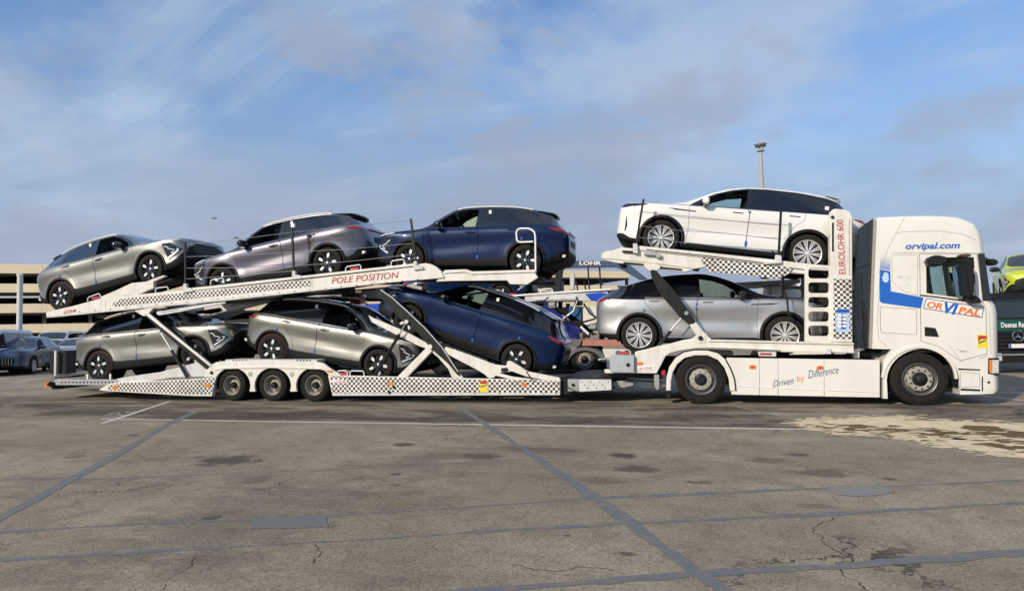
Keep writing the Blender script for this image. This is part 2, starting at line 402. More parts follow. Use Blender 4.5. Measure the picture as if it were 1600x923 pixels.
def smooth_from(me, bvh, nrm, mesh_src):
    """shading normals of cut pieces taken over from the uncut surface"""
    me.update()
    n = len(me.loops)
    if n == 0: return
    polys = mesh_src.polygons; vn = nrm
    res = [None] * n
    for p in me.polygons:
        p.use_smooth = True
        fn = p.normal
        for li in p.loop_indices:
            co = me.vertices[me.loops[li].vertex_index].co
            loc, nn, idx, dist = bvh.find_nearest(co)
            if idx is None: res[li] = fn.copy(); continue
            f = polys[idx]
            ws = 0; acc = Vector((0, 0, 0))
            for vi in f.vertices:
                w = 1.0 / ((mesh_src.vertices[vi].co - loc).length + 1e-4) ; w *= w
                acc += vn[vi] * w; ws += w
            acc.normalize()
            if acc.dot(fn) > 0.40 or (p.area < 2e-5 and acc.dot(fn) > -.2): res[li] = acc
            elif acc.dot(fn) < -0.6: res[li] = -acc
            else: res[li] = fn.copy()
    me.normals_split_custom_set(res)
def pchip(xs, ys):
    n = len(xs); h = [xs[i + 1] - xs[i] for i in range(n - 1)]; d = [(ys[i + 1] - ys[i]) / h[i] for i in range(n - 1)]
    m = [0] * n; m[0], m[-1] = d[0], d[-1]
    for i in range(1, n - 1):
        if d[i - 1] * d[i] <= 0: m[i] = 0
        else:
            w1, w2 = 2 * h[i] + h[i - 1], h[i] + 2 * h[i - 1]; m[i] = (w1 + w2) / (w1 / d[i - 1] + w2 / d[i])
    def f(x):
        if x <= xs[0]: return ys[0]
        if x >= xs[-1]: return ys[-1]
        i = 0
        while x > xs[i + 1]: i += 1
        t = (x - xs[i]) / h[i]; t2, t3 = t * t, t * t * t
        return (2 * t3 - 3 * t2 + 1) * ys[i] + (t3 - 2 * t2 + t) * h[i] * m[i] + (-2 * t3 + 3 * t2) * ys[i + 1] + (t3 - t2) * h[i] * m[i + 1]
    return f
def table(s):
    xs, ys = [], []
    for q in s.split(): a, b = q.split(':'); xs.append(float(a)); ys.append(float(b))
    return pchip(xs, ys)
def catmull(P, k, sharp=()):
    o = []
    for i in range(len(P) - 1):
        a = P[i - 1] if i > 0 and i not in sharp else P[i] * 2 - P[i + 1]
        b, c = P[i], P[i + 1]
        d = P[i + 2] if i + 2 < len(P) and (i + 1) not in sharp else P[i + 1] * 2 - P[i]
        for j in range(k):
            t = j / k
            o.append(0.5 * ((2 * b) + (c - a) * t + (2 * a - 5 * b + 4 * c - d) * t * t + (3 * b - a - 3 * c + d) * t ** 3))
    o.append(P[-1]); return o
# ------------------------------------------------------------------ ground
def asphalt():
    m, t, b = base_mat('worn_asphalt'); K = t.links.new
    tcn = mknode(t, 'ShaderNodeTexCoord'); pos = tcn.outputs['Object']
    def noise(sc, det=6, rough=.6, scale=(1, 1, 1), dist=0, vec=None):
        mp = mknode(t, 'ShaderNodeMapping'); mp.inputs['Scale'].default_value = scale; K(vec or pos, mp.inputs[0])
        n = mknode(t, 'ShaderNodeTexNoise'); n.inputs['Scale'].default_value = sc; n.inputs['Detail'].default_value = det; n.inputs['Roughness'].default_value = rough
        n.inputs['Distortion'].default_value = dist; K(mp.outputs[0], n.inputs['Vector']); return n
    def ramp(v, a, b_, lo=0.0, hi=1.0, smooth=True):
        r = mknode(t, 'ShaderNodeMapRange', interpolation_type='SMOOTHSTEP' if smooth else 'LINEAR')
        for k, x in (('From Min', a), ('From Max', b_), ('To Min', lo), ('To Max', hi)): r.inputs[k].default_value = x
        K(v, r.inputs['Value']); return r.outputs[0]
    def mix(f, a, c, bt='MIX'):
        x = mknode(t, 'ShaderNodeMix', data_type='RGBA', blend_type=bt)
        for k, v in (('Factor', f), ('A', a), ('B', c)):
            if isinstance(v, (tuple, float)): x.inputs[k].default_value = v
            else: K(v, x.inputs[k])
        return x.outputs['Result']
    def mth(op, a, c=None):
        n = mknode(t, 'ShaderNodeMath', operation=op)
        for i, v in enumerate((a, c)):
            if v is None: continue
            if isinstance(v, (int, float)): n.inputs[i].default_value = v
            else: K(v, n.inputs[i])
        return n.outputs[0]
    base = mix(ramp(noise(.35, 5, .6).outputs['Fac'], .35, .65), (.282, .232, .164, 1), (.405, .340, .245, 1))
    mo = noise(2.6, 8, .72); base = mix(ramp(mo.outputs['Fac'], .42, .66, .0, .55), base, (.150, .120, .090, 1))
    # fine stones
    g1 = noise(62, 3, .8); base = mix(ramp(g1.outputs['Fac'], .50, .68, 0, .62), base, (.58, .50, .37, 1))
    g2 = noise(44, 4, .8); base = mix(ramp(g2.outputs['Fac'], .50, .34, 0, .62), base, (.055, .043, .032, 1))
    g3 = noise(24, 6, .75); base = mix(ramp(g3.outputs['Fac'], .52, .36, 0, .5), base, (.115, .094, .072, 1))
    # driven-over dark streaks along the rows
    s1 = noise(.9, 7, .68, (.22, 1.3, 1), .6); base = mix(ramp(s1.outputs['Fac'], .52, .74, 0, .55), base, (.105, .086, .068, 1))
    s2 = noise(3.0, 6, .7, (.35, 1.4, 1), .4); base = mix(ramp(s2.outputs['Fac'], .62, .78, 0, .6), base, (.055, .045, .038, 1))
    # the strip between the two bay lines is oilier
    sp = mknode(t, 'ShaderNodeSeparateXYZ'); K(pos, sp.inputs[0])
    strip = mth('MULTIPLY', ramp(sp.outputs['Y'], -3.3, -2.5), ramp(sp.outputs['Y'], 1.5, -.3))
    sn = noise(1.2, 7, .65, (.3, 1.0, 1), .8)
    base = mix(mth('MULTIPLY', strip, ramp(sn.outputs['Fac'], .40, .60, .15, .85)), base, (.060, .050, .043, 1))
    # stains where the photograph has them
    wob = noise(3.4, 8, .78, (.7, 1.3, 1), .4); wv = mth('MULTIPLY', mth('SUBTRACT', wob.outputs['Fac'], .5), 3.4)
    stains = [(400, 800, 170, 75, .34), (330, 880, 120, 40, .30), (620, 730, 120, 25, .3), (1150, 735, 160, 22, .25), (240, 700, 120, 16, .25), (352, 718, 60, 9, .75), (330, 809, 22, 4, .8), (405, 748, 25, 8, .35), (630, 694, 20, 3, .8), (972, 712, 26, 5, .85), (1000, 733, 50, 7, .7), (940, 752, 50, 8, .45), (1200, 720, 45, 6, .5),
              (1280, 738, 60, 8, .55), (980, 865, 22, 5, .7), (886, 836, 10, 2, .8), (1092, 753, 30, 3, .6), (1270, 790, 40, 6, .35), (118, 713, 20, 3, .5), (205, 680, 18, 2, .6), (750, 712, 45, 7, .65), (620, 740, 14, 3, .8),
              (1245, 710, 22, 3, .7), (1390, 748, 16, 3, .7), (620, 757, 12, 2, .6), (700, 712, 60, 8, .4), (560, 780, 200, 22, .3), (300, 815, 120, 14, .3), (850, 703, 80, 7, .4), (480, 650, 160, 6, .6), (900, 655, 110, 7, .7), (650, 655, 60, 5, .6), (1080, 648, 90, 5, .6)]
    acc = None
    for x, y, rx, ry, k in stains:
        c = Vector(G(x, y)); ex = (Vector(G(x + rx, y)) - c).length; ey = (Vector(G(x, y - ry)) - Vector(G(x, y + ry))).length / 2
        mp = mknode(t, 'ShaderNodeMapping', vector_type='TEXTURE'); mp.inputs['Location'].default_value = (c.x, c.y, 0); mp.inputs['Scale'].default_value = (ex, ey, 1); K(pos, mp.inputs[0])
        ln = mknode(t, 'ShaderNodeVectorMath', operation='LENGTH'); K(mp.outputs[0], ln.inputs[0])
        v = ramp(mth('ADD', ln.outputs['Value'], wv), 1.05, .45, 0, k)
        acc = v if acc is None else mth('MAXIMUM', acc, v)
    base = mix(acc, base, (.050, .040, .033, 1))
    # hairline cracks
    cr = mknode(t, 'ShaderNodeTexVoronoi', feature='DISTANCE_TO_EDGE'); cr.inputs['Scale'].default_value = .75
    wn = noise(2.5, 5, .7); cv = mknode(t, 'ShaderNodeVectorMath', operation='MULTIPLY_ADD'); K(wn.outputs['Color'], cv.inputs[0]); cv.inputs[1].default_value = (1.1, 1.1, 0); K(pos, cv.inputs[2]); K(cv.outputs[0], cr.inputs['Vector'])
    gate = ramp(noise(.23, 2, .5).outputs['Fac'], .50, .60)
    crk = mth('MULTIPLY', ramp(cr.outputs['Distance'], .011, .003), gate)
    base = mix(mth('MULTIPLY', crk, .8), base, (.030, .026, .022, 1))
    K(base, b.inputs['Base Color']); b.inputs['Roughness'].default_value = .88; b.inputs['Specular IOR Level'].default_value = .3
    bp = mknode(t, 'ShaderNodeBump'); bp.inputs['Strength'].default_value = .8; bp.inputs['Distance'].default_value = .010
    K(mth('SUBTRACT', g1.outputs['Fac'], mth('MULTIPLY', crk, 1.0)), bp.inputs['Height']); K(bp.outputs[0], b.inputs['Normal'])
    return m
g = MB(); g._add([(-900, -60, 0), (900, -60, 0), (900, 1500, 0), (-900, 1500, 0)], [(0, 1, 2, 3)])
tag(g.ob('ground', asphalt()), kind='structure')

def worn(name, col, under=(.16, .135, .105), amount=.45, rough=.8, scale=14):
    m, t, b = base_mat(name); K = t.links.new
    tcn = mknode(t, 'ShaderNodeTexCoord'); n = mknode(t, 'ShaderNodeTexNoise'); n.inputs['Scale'].default_value = scale; n.inputs['Detail'].default_value = 9; n.inputs['Roughness'].default_value = .75
    K(tcn.outputs['Object'], n.inputs['Vector']); r = mknode(t, 'ShaderNodeMapRange'); r.inputs['From Min'].default_value = .47; r.inputs['From Max'].default_value = .66; r.inputs['To Max'].default_value = amount; K(n.outputs['Fac'], r.inputs['Value'])
    x = mknode(t, 'ShaderNodeMix', data_type='RGBA'); x.inputs['A'].default_value = (*col, 1); x.inputs['B'].default_value = (*under, 1); K(r.outputs[0], x.inputs['Factor'])
    K(x.outputs['Result'], b.inputs['Base Color']); b.inputs['Roughness'].default_value = rough; b.inputs['Specular IOR Level'].default_value = .3
    return m
M['line'] = worn('worn_white_marking', (.62, .58, .51), amount=.55)
M['linefaint'] = worn('faded_white_marking', (.30, .27, .23), amount=.8)
M['seam'] = worn('grey_bitumen_seal', (.150, .155, .166), (.24, .20, .15), amount=1.0, rough=.7, scale=7)
M['patch'] = worn('grey_repair_asphalt', (.150, .155, .160), (.23, .20, .155), amount=.9, rough=.8, scale=30)
M['patch2'] = worn('pale_repair_asphalt', (.225, .222, .218), (.27, .23, .17), amount=1.0, scale=9)
M['crack'] = mat('crack', (.03, .026, .022), .9)
M['sand'] = worn('spilled_absorbent_sand', (.72, .60, .40), (.40, .30, .17), amount=.6, scale=5)
M['wet'] = worn('oil_soaked_sand', (.12, .075, .028), (.22, .15, .07), amount=.5, scale=6)
def strip(name, pts, w, m, z=.004, jit=.0, step=.25, w2=None):
    """a painted or poured strip along ground points, w metres wide"""
    z *= .6
    P = [Vector(p) for p in pts]; fine = [P[0]]
    for a, b in zip(P, P[1:]):
        n = max(1, int((b - a).length / step)) if jit else 1
        fine += [a.lerp(b, (i + 1) / n) for i in range(n)]
    vs = []; wk = 0.0
    for i, p in enumerate(fine):
        wk = wk * .85 + random.uniform(-1, 1) * jit * 1.3
        d = (fine[min(i + 1, len(fine) - 1)] - fine[max(i - 1, 0)]).normalized(); nrm = Vector((-d.y, d.x)); ww = w + ((w2 or w) - w) * i / max(1, len(fine) - 1) + wk
        a, b = p + nrm * (ww / 2 + random.uniform(-jit, jit)), p - nrm * (ww / 2 + random.uniform(-jit, jit)); vs += [(a.x, a.y, z), (b.x, b.y, z)]
    mb = MB(); mb._add(vs, [(2 * i, 2 * i + 1, 2 * i + 3, 2 * i + 2) for i in range(len(fine) - 1)]); return tag(mb.ob(name, m), kind='structure')
def ext(a, b, t):                                        # prolong a ground segment
    a, b = Vector(a), Vector(b); return tuple(b + (b - a).normalized() * t)
near = [(-10.45, -2.85), (4.2, -2.85)]
strip('parking_line', near, .10, M['line'], jit=.006, step=.12)
strip('parking_line', [(-11.5, .42), (10.0, .38)], .085, M['line'], jit=.006, step=.12)
strip('parking_line', [G(160, 661.5), G(265, 627)], .11, M['line'], .008, jit=.006, step=.12)
strip('parking_line', [G(1150, 635), G(1252, 657)], .06, M['linefaint'], .008, jit=.004, step=.12)
strip('parking_line', [G(20, 598), G(82, 588)], .12, M['line'], jit=.01, step=.2)
strip('parking_line', [G(1500, 614.5), G(1680, 634)], .12, M['line'], jit=.01, step=.2)
strip('parking_line', [G(1555, 612), G(1680, 617)], .12, M['line'], jit=.01, step=.2)
strip('parking_line', [G(1030, 705), G(1230, 696)], .03, M['linefaint'], jit=.008, step=.15)
strip('tar_seam', [ext(G(305, 643), G(0, 810), 6), G(0, 810), G(190, 706), G(262, 663), G(305, 643)], .12, M['seam'], .0045, .016, .13, w2=.13)
strip('tar_seam', [G(715, 634), G(820, 703), G(908, 762), G(975, 810), G(1050, 866), G(1135, 925), G(1330, 1060)], .11, M['seam'], .0055, .016, .13)
strip('tar_seam', [ext(G(300, 816), G(0, 831), 5), G(0, 831), G(200, 819), G(380, 812), G(620, 799), G(800, 787), G(908, 779), G(1250, 764), G(1400, 759), G(1600, 750), ext(G(1400, 759), G(1600, 750), 8)], .065, M['seam'], .0035, .012, .12)
strip('tar_seam', [ext(G(300, 859), G(0, 875), 5), G(0, 875), G(300, 857), G(600, 841), G(800, 827), G(960, 819), G(1300, 802), G(1600, 785), ext(G(1300, 802), G(1600, 785), 6)], .075, M['seam'], .0040, .014, .12)
strip('tar_seam', [ext(G(1100, 895), G(720, 925), 4), G(720, 925), G(1100, 895), G(1300, 885), G(1600, 862), ext(G(1300, 885), G(1600, 862), 5)], .09, M['seam'], .0050, .014, .12)
strip('tar_seam', [G(0, 749), G(160, 748), G(420, 737), G(640, 727), G(820, 718)], .035, M['seam'], .0030, .012)
def blob(name, px, m, z, jit=.03, lvl=5, kind='stuff'):
    P = [Vector(G(x, y)) for x, y in px]
    for _ in range(lvl):
        Q = []
        for i, p in enumerate(P):
            q = P[(i + 1) % len(P)]; mid = (p + q) / 2; L_ = (q - p).length; mid += Vector((random.uniform(-1, 1), random.uniform(-1, 1))) * L_ * jit * 4
            Q += [p, mid]
        P = Q
    bm = bmesh.new(); f = bm.faces.new([bm.verts.new((p.x, p.y, z)) for p in P]); bm.normal_update()
    if f.normal.z < 0: f.normal_flip()
    bmesh.ops.triangulate(bm, faces=bm.faces); me = bpy.data.meshes.new(name); bm.to_mesh(me); bm.free(); me.materials.append(m)
    return tag(raw(name, me), kind=kind)
blob('asphalt_patch', [(394, 809), (510, 806), (512, 824), (392, 826)], M['patch'], .0036, .008, kind='structure')
blob('asphalt_patch', [(1288, 766), (1305, 761), (1330, 759), (1360, 758.5), (1385, 761), (1398, 765), (1392, 770), (1372, 774), (1340, 775), (1308, 773)], M['patch2'], .0036, .012, kind='structure')
sp_o = blob('sand_spill', [(1250, 659), (1275, 656.5), (1330, 656), (1340, 653), (1392, 652.5), (1400, 656), (1440, 657), (1520, 660), (1575, 661), (1640, 668), (1640, 722), (1600, 712), (1545, 703), (1500, 697), (1468, 695), (1455, 689), (1430, 683), (1390, 677.5), (1340, 677), (1300, 672), (1330, 669), (1290, 666), (1255, 662)], M['sand'], .0045, .03)
tag(sp_o, 'pale sand spilled over an oil leak on the asphalt near the truck cab', 'sand spill')
wb = [[(1268, 665), (1300, 666.5), (1312, 663.5), (1345, 663), (1362, 667), (1400, 670), (1440, 670.5), (1478, 672), (1500, 676), (1480, 679), (1440, 675), (1380, 675), (1340, 674), (1290, 669)],
      [(1508, 664.5), (1560, 667), (1572, 672), (1640, 678), (1640, 686), (1580, 684), (1520, 679), (1475, 686), (1530, 689), (1640, 690), (1640, 694), (1560, 688), (1490, 687), (1478, 682), (1500, 677), (1545, 674), (1500, 669)],
      [(1515, 694), (1550, 692), (1590, 697), (1640, 700), (1640, 712), (1590, 707), (1560, 700)], [(1415, 676.5), (1450, 676), (1485, 680), (1470, 683), (1440, 680)]]
for w_ in wb: tag(blob('oil_patch', w_, M['wet'], .0068, .03), 'brown oil soaking through the spilled sand by the cab', 'oil patch', 'oil patches in the spilled sand')
edge_ = [(1250, 659), (1275, 656), (1330, 655), (1345, 652), (1392, 651.5), (1440, 656), (1520, 659), (1600, 663), (1600, 714), (1545, 705), (1500, 699), (1455, 691), (1430, 685), (1390, 679), (1340, 678.5), (1300, 674), (1262, 664)]
fl = MB(); rf = random.Random(9)
for i in range(900):
    k = rf.randrange(len(edge_)); a, b = edge_[k], edge_[(k + 1) % len(edge_)]; t_ = rf.random(); sx_ = abs(rf.gauss(0, 1))
    cx_, cy_ = a[0] + (b[0] - a[0]) * t_ + rf.gauss(0, 14), a[1] + (b[1] - a[1]) * t_ + rf.gauss(0, 2.0)
    gx, gy = G(cx_, cy_); r_ = rf.uniform(.008, .045) * rf.choice((1, 1, .6, 1.8))
    P_ = [(gx + r_ * rf.uniform(.6, 2.2) * math.cos(q), gy + r_ * rf.uniform(.5, 1.1) * math.sin(q), .0052 + i * 1e-6) for q in [math.pi * 2 * j / 7 for j in range(7)]]
    fl._add(P_, [tuple(range(7))])
f2 = MB()
for i in range(260):
    cx_, cy_ = rf.uniform(1262, 1640), rf.gauss(0, 1); lo_ = 660 + (cx_ - 1262) * .028; hi_ = 668 + (cx_ - 1262) * .115
    cy_ = (lo_ + hi_) / 2 + cy_ * (hi_ - lo_) * .22; gx, gy = G(cx_, cy_); r_ = rf.uniform(.01, .06)
    f2._add([(gx + r_ * rf.uniform(.8, 2.6) * math.cos(q), gy + r_ * rf.uniform(.5, 1.2) * math.sin(q), .0074 + i * 1e-6) for q in [math.pi * 2 * j / 7 for j in range(7)]], [tuple(range(7))], i % 2)
fo2 = f2.ob('mixed_flecks', [M['sand'], M['wet']]); tag(fo2, 'flecks of sand and oil mixed inside the pale spill', 'sand', kind='stuff')
fo = fl.ob('sand_flecks', M['sand']); tag(fo, 'scattered pale sand grains around the edge of the oil spill', 'sand', kind='stuff')
def crack(px, w=.007):
    P = [Vector(G(*p)) for p in px]
    for _ in range(4):
        Q = [P[0]]
        for a, b in zip(P, P[1:]):
            d = b - a; Q += [(a + b) / 2 + Vector((-d.y, d.x)) * random.uniform(-.22, .22), b]
        P = Q
    strip('crack', P, w, M['crack'], .0025, .002, step=9)
crack([(1300, 808), (1288, 840), (1312, 862), (1335, 882)], .008); crack([(1310, 888), (1345, 910), (1362, 926)], .007)
crack([(250, 923), (262, 905), (300, 880), (310, 862)], .006); crack([(800, 882), (900, 885), (985, 896)], .006); crack([(560, 745), (600, 752), (640, 746)], .005)
crack([(488, 880), (500, 868), (495, 850)], .007); crack([(340, 770), (420, 764), (470, 745)], .004)

# worn painted mark beside the bay line
for px_ in ([(162, 649.2), (172, 647.8), (184, 647.6), (193, 648.6)], [(170, 646.6), (177, 645), (184, 644.7), (188, 645.2)], [(196, 644.8), (200, 643.8), (205, 643.6)]):
    strip('bay_marking', [G(*p) for p in px_], .055, M['line'], .0065, .006, .1)

# ------------------------------------------------------------------ far things
def deep(x, depth, z=0.0):
    """ground point straight below picture column x at a distance in front of the camera"""
    yy = 527.5 - .0219 * x; p = CP + ray(x, yy) * depth; return Vector((p.x, p.y, z))
M['cream'] = mat('cream_concrete', (.90, .76, .52), .8, dirt=.2, dscale=.4, dirtcol=(.55, .43, .28))
M['slab'] = mat('shade_dark_concrete', (.09, .08, .07), .85)  # slabs and columns coloured dark to give the open floors their shade
M['concshade'] = mat('deep_shade_concrete', (.03, .027, .025), .9)  # back wall darker still, the shade deep inside put into its colour
M['mastgrey'] = mat('mast_concrete', (.42, .41, .38), .7, dirt=.3)
A_, B_ = deep(-260, 88), deep(1010, 134)
dr = (B_ - A_); LEN = dr.length; ang = math.atan2(dr.y, dr.x)
pk = empty('parking_garage', A_, (0, 0, ang)); tag(pk, 'long cream concrete multi-storey car park behind the transporter', 'building')
lv = [(10.9, 12.45), (7.75, 9.45), (4.95, 6.35), (1.85, 3.25)]
HP = []
pm = MB(); pl_w = 6.0; n_p = int(LEN / pl_w)
for k, (z0, z1) in enumerate([(11.15, 12.55), (8.30, 9.60), (5.25, 6.60), (2.25, 3.55)]):
    q = MB(); q.box((.02, 0, z0), (pl_w - .02, .25, z1), .03); me = q.me('parapet_panel', M['cream'])
    for i in range(n_p):
        o = raw('parapet_panel', me); o.parent = pk; o.location = (i * pl_w, -.30 + random.uniform(-.008, .008), 0)
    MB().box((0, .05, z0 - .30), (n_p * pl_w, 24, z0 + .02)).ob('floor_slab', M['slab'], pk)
MB().box((0, -.55, 7.45), (n_p * pl_w, -.35, 7.75), .02).ob('guard_rail', M['greywhite'], pk)
MB().box((0, 22, 0), (n_p * pl_w, 22.4, 11.2)).ob('back_wall', M['concshade'], pk)
c_ = MB(); c_.box((-.25, -.25, 0), (.25, .25, 11)); cme = c_.me('column', M['slab'])
for i in range(0, n_p + 1, 1):
    for yy in (1.0, 12.0):
        o = raw('column', cme); o.parent = pk; o.location = (i * pl_w, yy, 0)

def mast(x, ytop, depth, w, label, head, lean=0):
    b = deep(x, depth); s_ = FPX / depth; h = ((527.5 - .0219 * x) - ytop) / s_ + CAMH
    root = empty('floodlight_mast', b); tag(root, label, 'light mast')
    p = MB(); p.cyl((0, 0, 0), (0, 0, h * .975), w, 12, r2=w * .55); p.ob('pole', M['mastgrey'], root)
    if head == 'big':
        k = 1 / s_
        q = MB(); q.lathe([(0, 0), (k * 7, k * .3), (k * 9.5, k * 2.6), (k * 9.5, k * 3.4), (0, k * 3.6)], (0, 0, h - k * 3.5), 20, axis='Z'); q.ob('lamp_ring', M['mastgrey'], root)
        for i in range(8):
            a = i * math.pi / 4; f = MB(); f.box((k * 7 * math.cos(a) - k, k * 7 * math.sin(a) - k, h - k * 4.6), (k * 7 * math.cos(a) + k, k * 7 * math.sin(a) + k, h - k * 2.8)); f.ob('floodlight', M['blacksteel'], root)
        MB().lathe([(0, 0), (k * 6, 0), (k * 6, k * .9), (0, k * .9)], (0, 0, h - k * 11.5), 16, axis='Z').ob('service_platform', M['mastgrey'], root)
        for i in range(4):
            a = i * math.pi / 2 + .4; MB().cyl((k * 3 * math.cos(a), k * 3 * math.sin(a), h - k * 11), (k * 6 * math.cos(a), k * 6 * math.sin(a), h - k * 3), k * .35, 5).ob('strut', M['mastgrey'], root)
    elif head == 'small':
        k = 1 / s_
        for sg in (-1, 1):
            f = MB(); f.box((sg * k * 1.2 - k * 1.6, -k, h - k * 1.2), (sg * k * 1.2 + k * 1.6 + sg * k * 2, k, h + k * .2)); f.ob('floodlight', M['blacksteel'], root)
    return root
mast(1199.5, 221, 150, .62, 'tall tapering floodlight mast rising above the white car roof', 'big')
mast(334, 339, 330, .12, 'faint thin light mast far off above the first gap between cars', 'small')
mast(368, 370, 420, .12, 'smaller faint light mast right beside the taller far one', 'small')
lp = deep(30, 30); lpx = empty('lamp_post', lp); tag(lpx, 'plain white steel post in front of the car park at far left', 'post')
b = MB(); hh = (526.8 - 427) * 30 / FPX + CAMH; b.cyl((0, 0, 0), (0, 0, hh), .115, 16); b.ob('post', M['greywhite'], lpx)
b = MB(); b.box((-.17, -.05, hh - .1), (.17, .05, hh + .02), .01); b.ob('bracket', M['galv'], lpx)
# ------------------------------------------------------------------ road wheels of the cars
def wheel_a(parent, r, y, sgn, x, z, w=0.215):
    """five bright machined petals on a black wheel"""
    t = MB(); h = w / 2
    t.lathe([(r * .66, -h * .80), (r * .72, -h * .98), (r * .86, -h), (r * .95, -h * .93), (r * .99, -h * .74), (r, -h * .3), (r, h * .3), (r * .99, h * .74), (r * .95, h * .93), (r * .86, h), (r * .72, h * .98), (r * .66, h * .8)], (0, 0, 0), 44, closed=True)
    ty = t.me('tyre', M['tyre'])
    d = MB()                                                            # barrel and black spokes
    d.lathe([(r * .68, -h * .82), (r * .66, -h * .86), (r * .63, -h * .78), (r * .60, -h * .2), (r * .60, h * .8)], (0, 0, 0), 40)
    d.disc((0, -h * .05, 0), r * .61, 32)
    for k in range(5):
        a = 2 * math.pi * k / 5 + .3
        Mx = Matrix.Rotation(-a, 4, 'Y')
        d.prism([(r * .05, -r * .09), (r * .62, -r * .03), (r * .64, r * .035), (r * .05, r * .06)], -h * .80, -h * .5, .004, M_=Mx)
        d.prism([(r * .10, r * .02), (r * .30, r * .10), (r * .56, r * .25), (r * .52, r * .30), (r * .24, r * .18)], -h * .78, -h * .5, .003, M_=Mx)
    d.lathe([(0, -h * .86), (r * .10, -h * .86), (r * .13, -h * .8), (r * .13, -h * .5)], (0, 0, 0), 20)
    dk = d.me('rim', M['rimdark'])
    p = MB()
    p.prism([(r * .29, -r * .08), (r * .40, -r * .20), (r * .60, -r * .22), (r * .635, -r * .10), (r * .52, -r * .02), (r * .36, r * .0)], -h * .92, -h * .74, .005)
    pt = p.me('rim_inlay', M['rimsilver'])
    nb = MB()
    for k in range(5):
        a = 2 * math.pi * k / 5
        nb.cyl((r * .19 * math.cos(a), -h * .84, r * .19 * math.sin(a)), (r * .19 * math.cos(a), -h * .76, r * .19 * math.sin(a)), .009, 6)
    nb.lathe([(0, -h * .9), (r * .07, -h * .89), (r * .09, -h * .84)], (0, 0, 0), 16)
    nm = nb.me('wheel_nuts', M['chrome'])
    o = put_wheel(parent, (ty, dk, nm), y, sgn, x, z)
    for k in range(5):
        c = raw('rim_inlay', pt); c.parent = o; c.rotation_euler = (0, -(2 * math.pi * k / 5 + .3), 0)
    return o
def wheel_b(parent, r, y, sgn, x, z, w=0.245):
    """many thin bright spokes"""
    t = MB(); h = w / 2; q = .70
    t.lathe([(r * q, -h * .80), (r * (q + .05), -h * .98), (r * .88, -h), (r * .95, -h * .93), (r * .99, -h * .74), (r, -h * .3), (r, h * .3), (r * .99, h * .74), (r * .95, h * .93), (r * .88, h), (r * .76, h * .98), (r * q, h * .8)], (0, 0, 0), 44, closed=True)
    ty = t.me('tyre', M['tyre'])
    d = MB(); d.lathe([(r * .66, -h * .7), (r * .64, h * .8)], (0, 0, 0), 40); d.disc((0, -h * .2, 0), r * .66, 32)
    dk = d.me('rim_barrel', M['rimdark'])
    p = MB()
    p.lathe([(r * (q + .01), -h * .80), (r * (q - .01), -h * .90), (r * (q - .035), -h * .86), (r * (q - .05), -h * .6)], (0, 0, 0), 44)
    for k in range(10):
        for s_ in (-1, 1):
            a = 2 * math.pi * k / 10
            Mx = Matrix.Rotation(-a, 4, 'Y')
            p.prism([(r * .09, s_ * r * .012), (r * .09, s_ * r * .038), (r * .66, s_ * r * .130), (r * .66, s_ * r * .094)], -h * .80, -h * .55, .0, M_=Mx)
        a = 2 * math.pi * (k + .5) / 10; Mx = Matrix.Rotation(-a, 4, 'Y')
        p.prism([(r * .20, -r * .012), (r * .20, r * .012), (r * .66, r * .022), (r * .66, -r * .022)], -h * .76, -h * .55, 0, M_=Mx)
    p.lathe([(0, -h * .88), (r * .07, -h * .88), (r * .10, -h * .80), (r * .11, -h * .5)], (0, 0, 0), 24)
    pt = p.me('rim', M['rimsilver'])
    return put_wheel(parent, (ty, dk, pt), y, sgn, x, z)
def put_wheel(parent, meshes, y, sgn, x, z):
    o = raw('wheel', meshes[0]); o.parent = parent; o.location = (x, y * sgn, z)
    o.rotation_euler = (0, random.uniform(0, 1.2), 0) if sgn < 0 else (0, random.uniform(0, 1.2), math.pi)
    for m in meshes[1:]:
        c = raw(m.name.split('.')[0], m); c.parent = o
    return o
def second_wheel(first, parent, y, sgn, x, z):
    c = copy_tree(first, parent); c.location = (x, y * sgn, z)
    c.rotation_euler = (0, random.uniform(0, 6), 0) if sgn < 0 else (0, random.uniform(0, 6), math.pi)
    return c

# ------------------------------------------------------------------ car bodies
def lifted(sp, amp, top):
    """the same car with a higher waistline"""
    def f(z): return z if z < .55 else z + amp * (z - .55) / .5 if z < 1.05 else z + amp + (top - amp) * (z - 1.05) / .55
    o = dict(sp); o['T'] = dict(sp['T'])
    for k in ('zt', 'zl'): o['T'][k] = ' '.join('%s:%.4f' % (q.split(':')[0], f(float(q.split(':')[1]))) for q in sp['T'][k].split())
    for k in ('dlo', 'tail', 'fdoor', 'rdoor'): o[k] = [(u, f(z)) for u, z in sp[k]]
    for k in ('windows', 'head'): o[k] = [[(u, f(z)) for u, z in p] for p in sp[k]]
    o['mirror'] = (sp['mirror'][0], f(sp['mirror'][1])); o['handles'] = [(u, f(z)) for u, z in sp['handles']]
    o['films'] = [(u, f(z), a, b, m) for u, z, a, b, m in sp['films']]; o['spoiler'] = (sp['spoiler'][0], sp['spoiler'][1], f(sp['spoiler'][2])); o['lift'] = amp
    return o
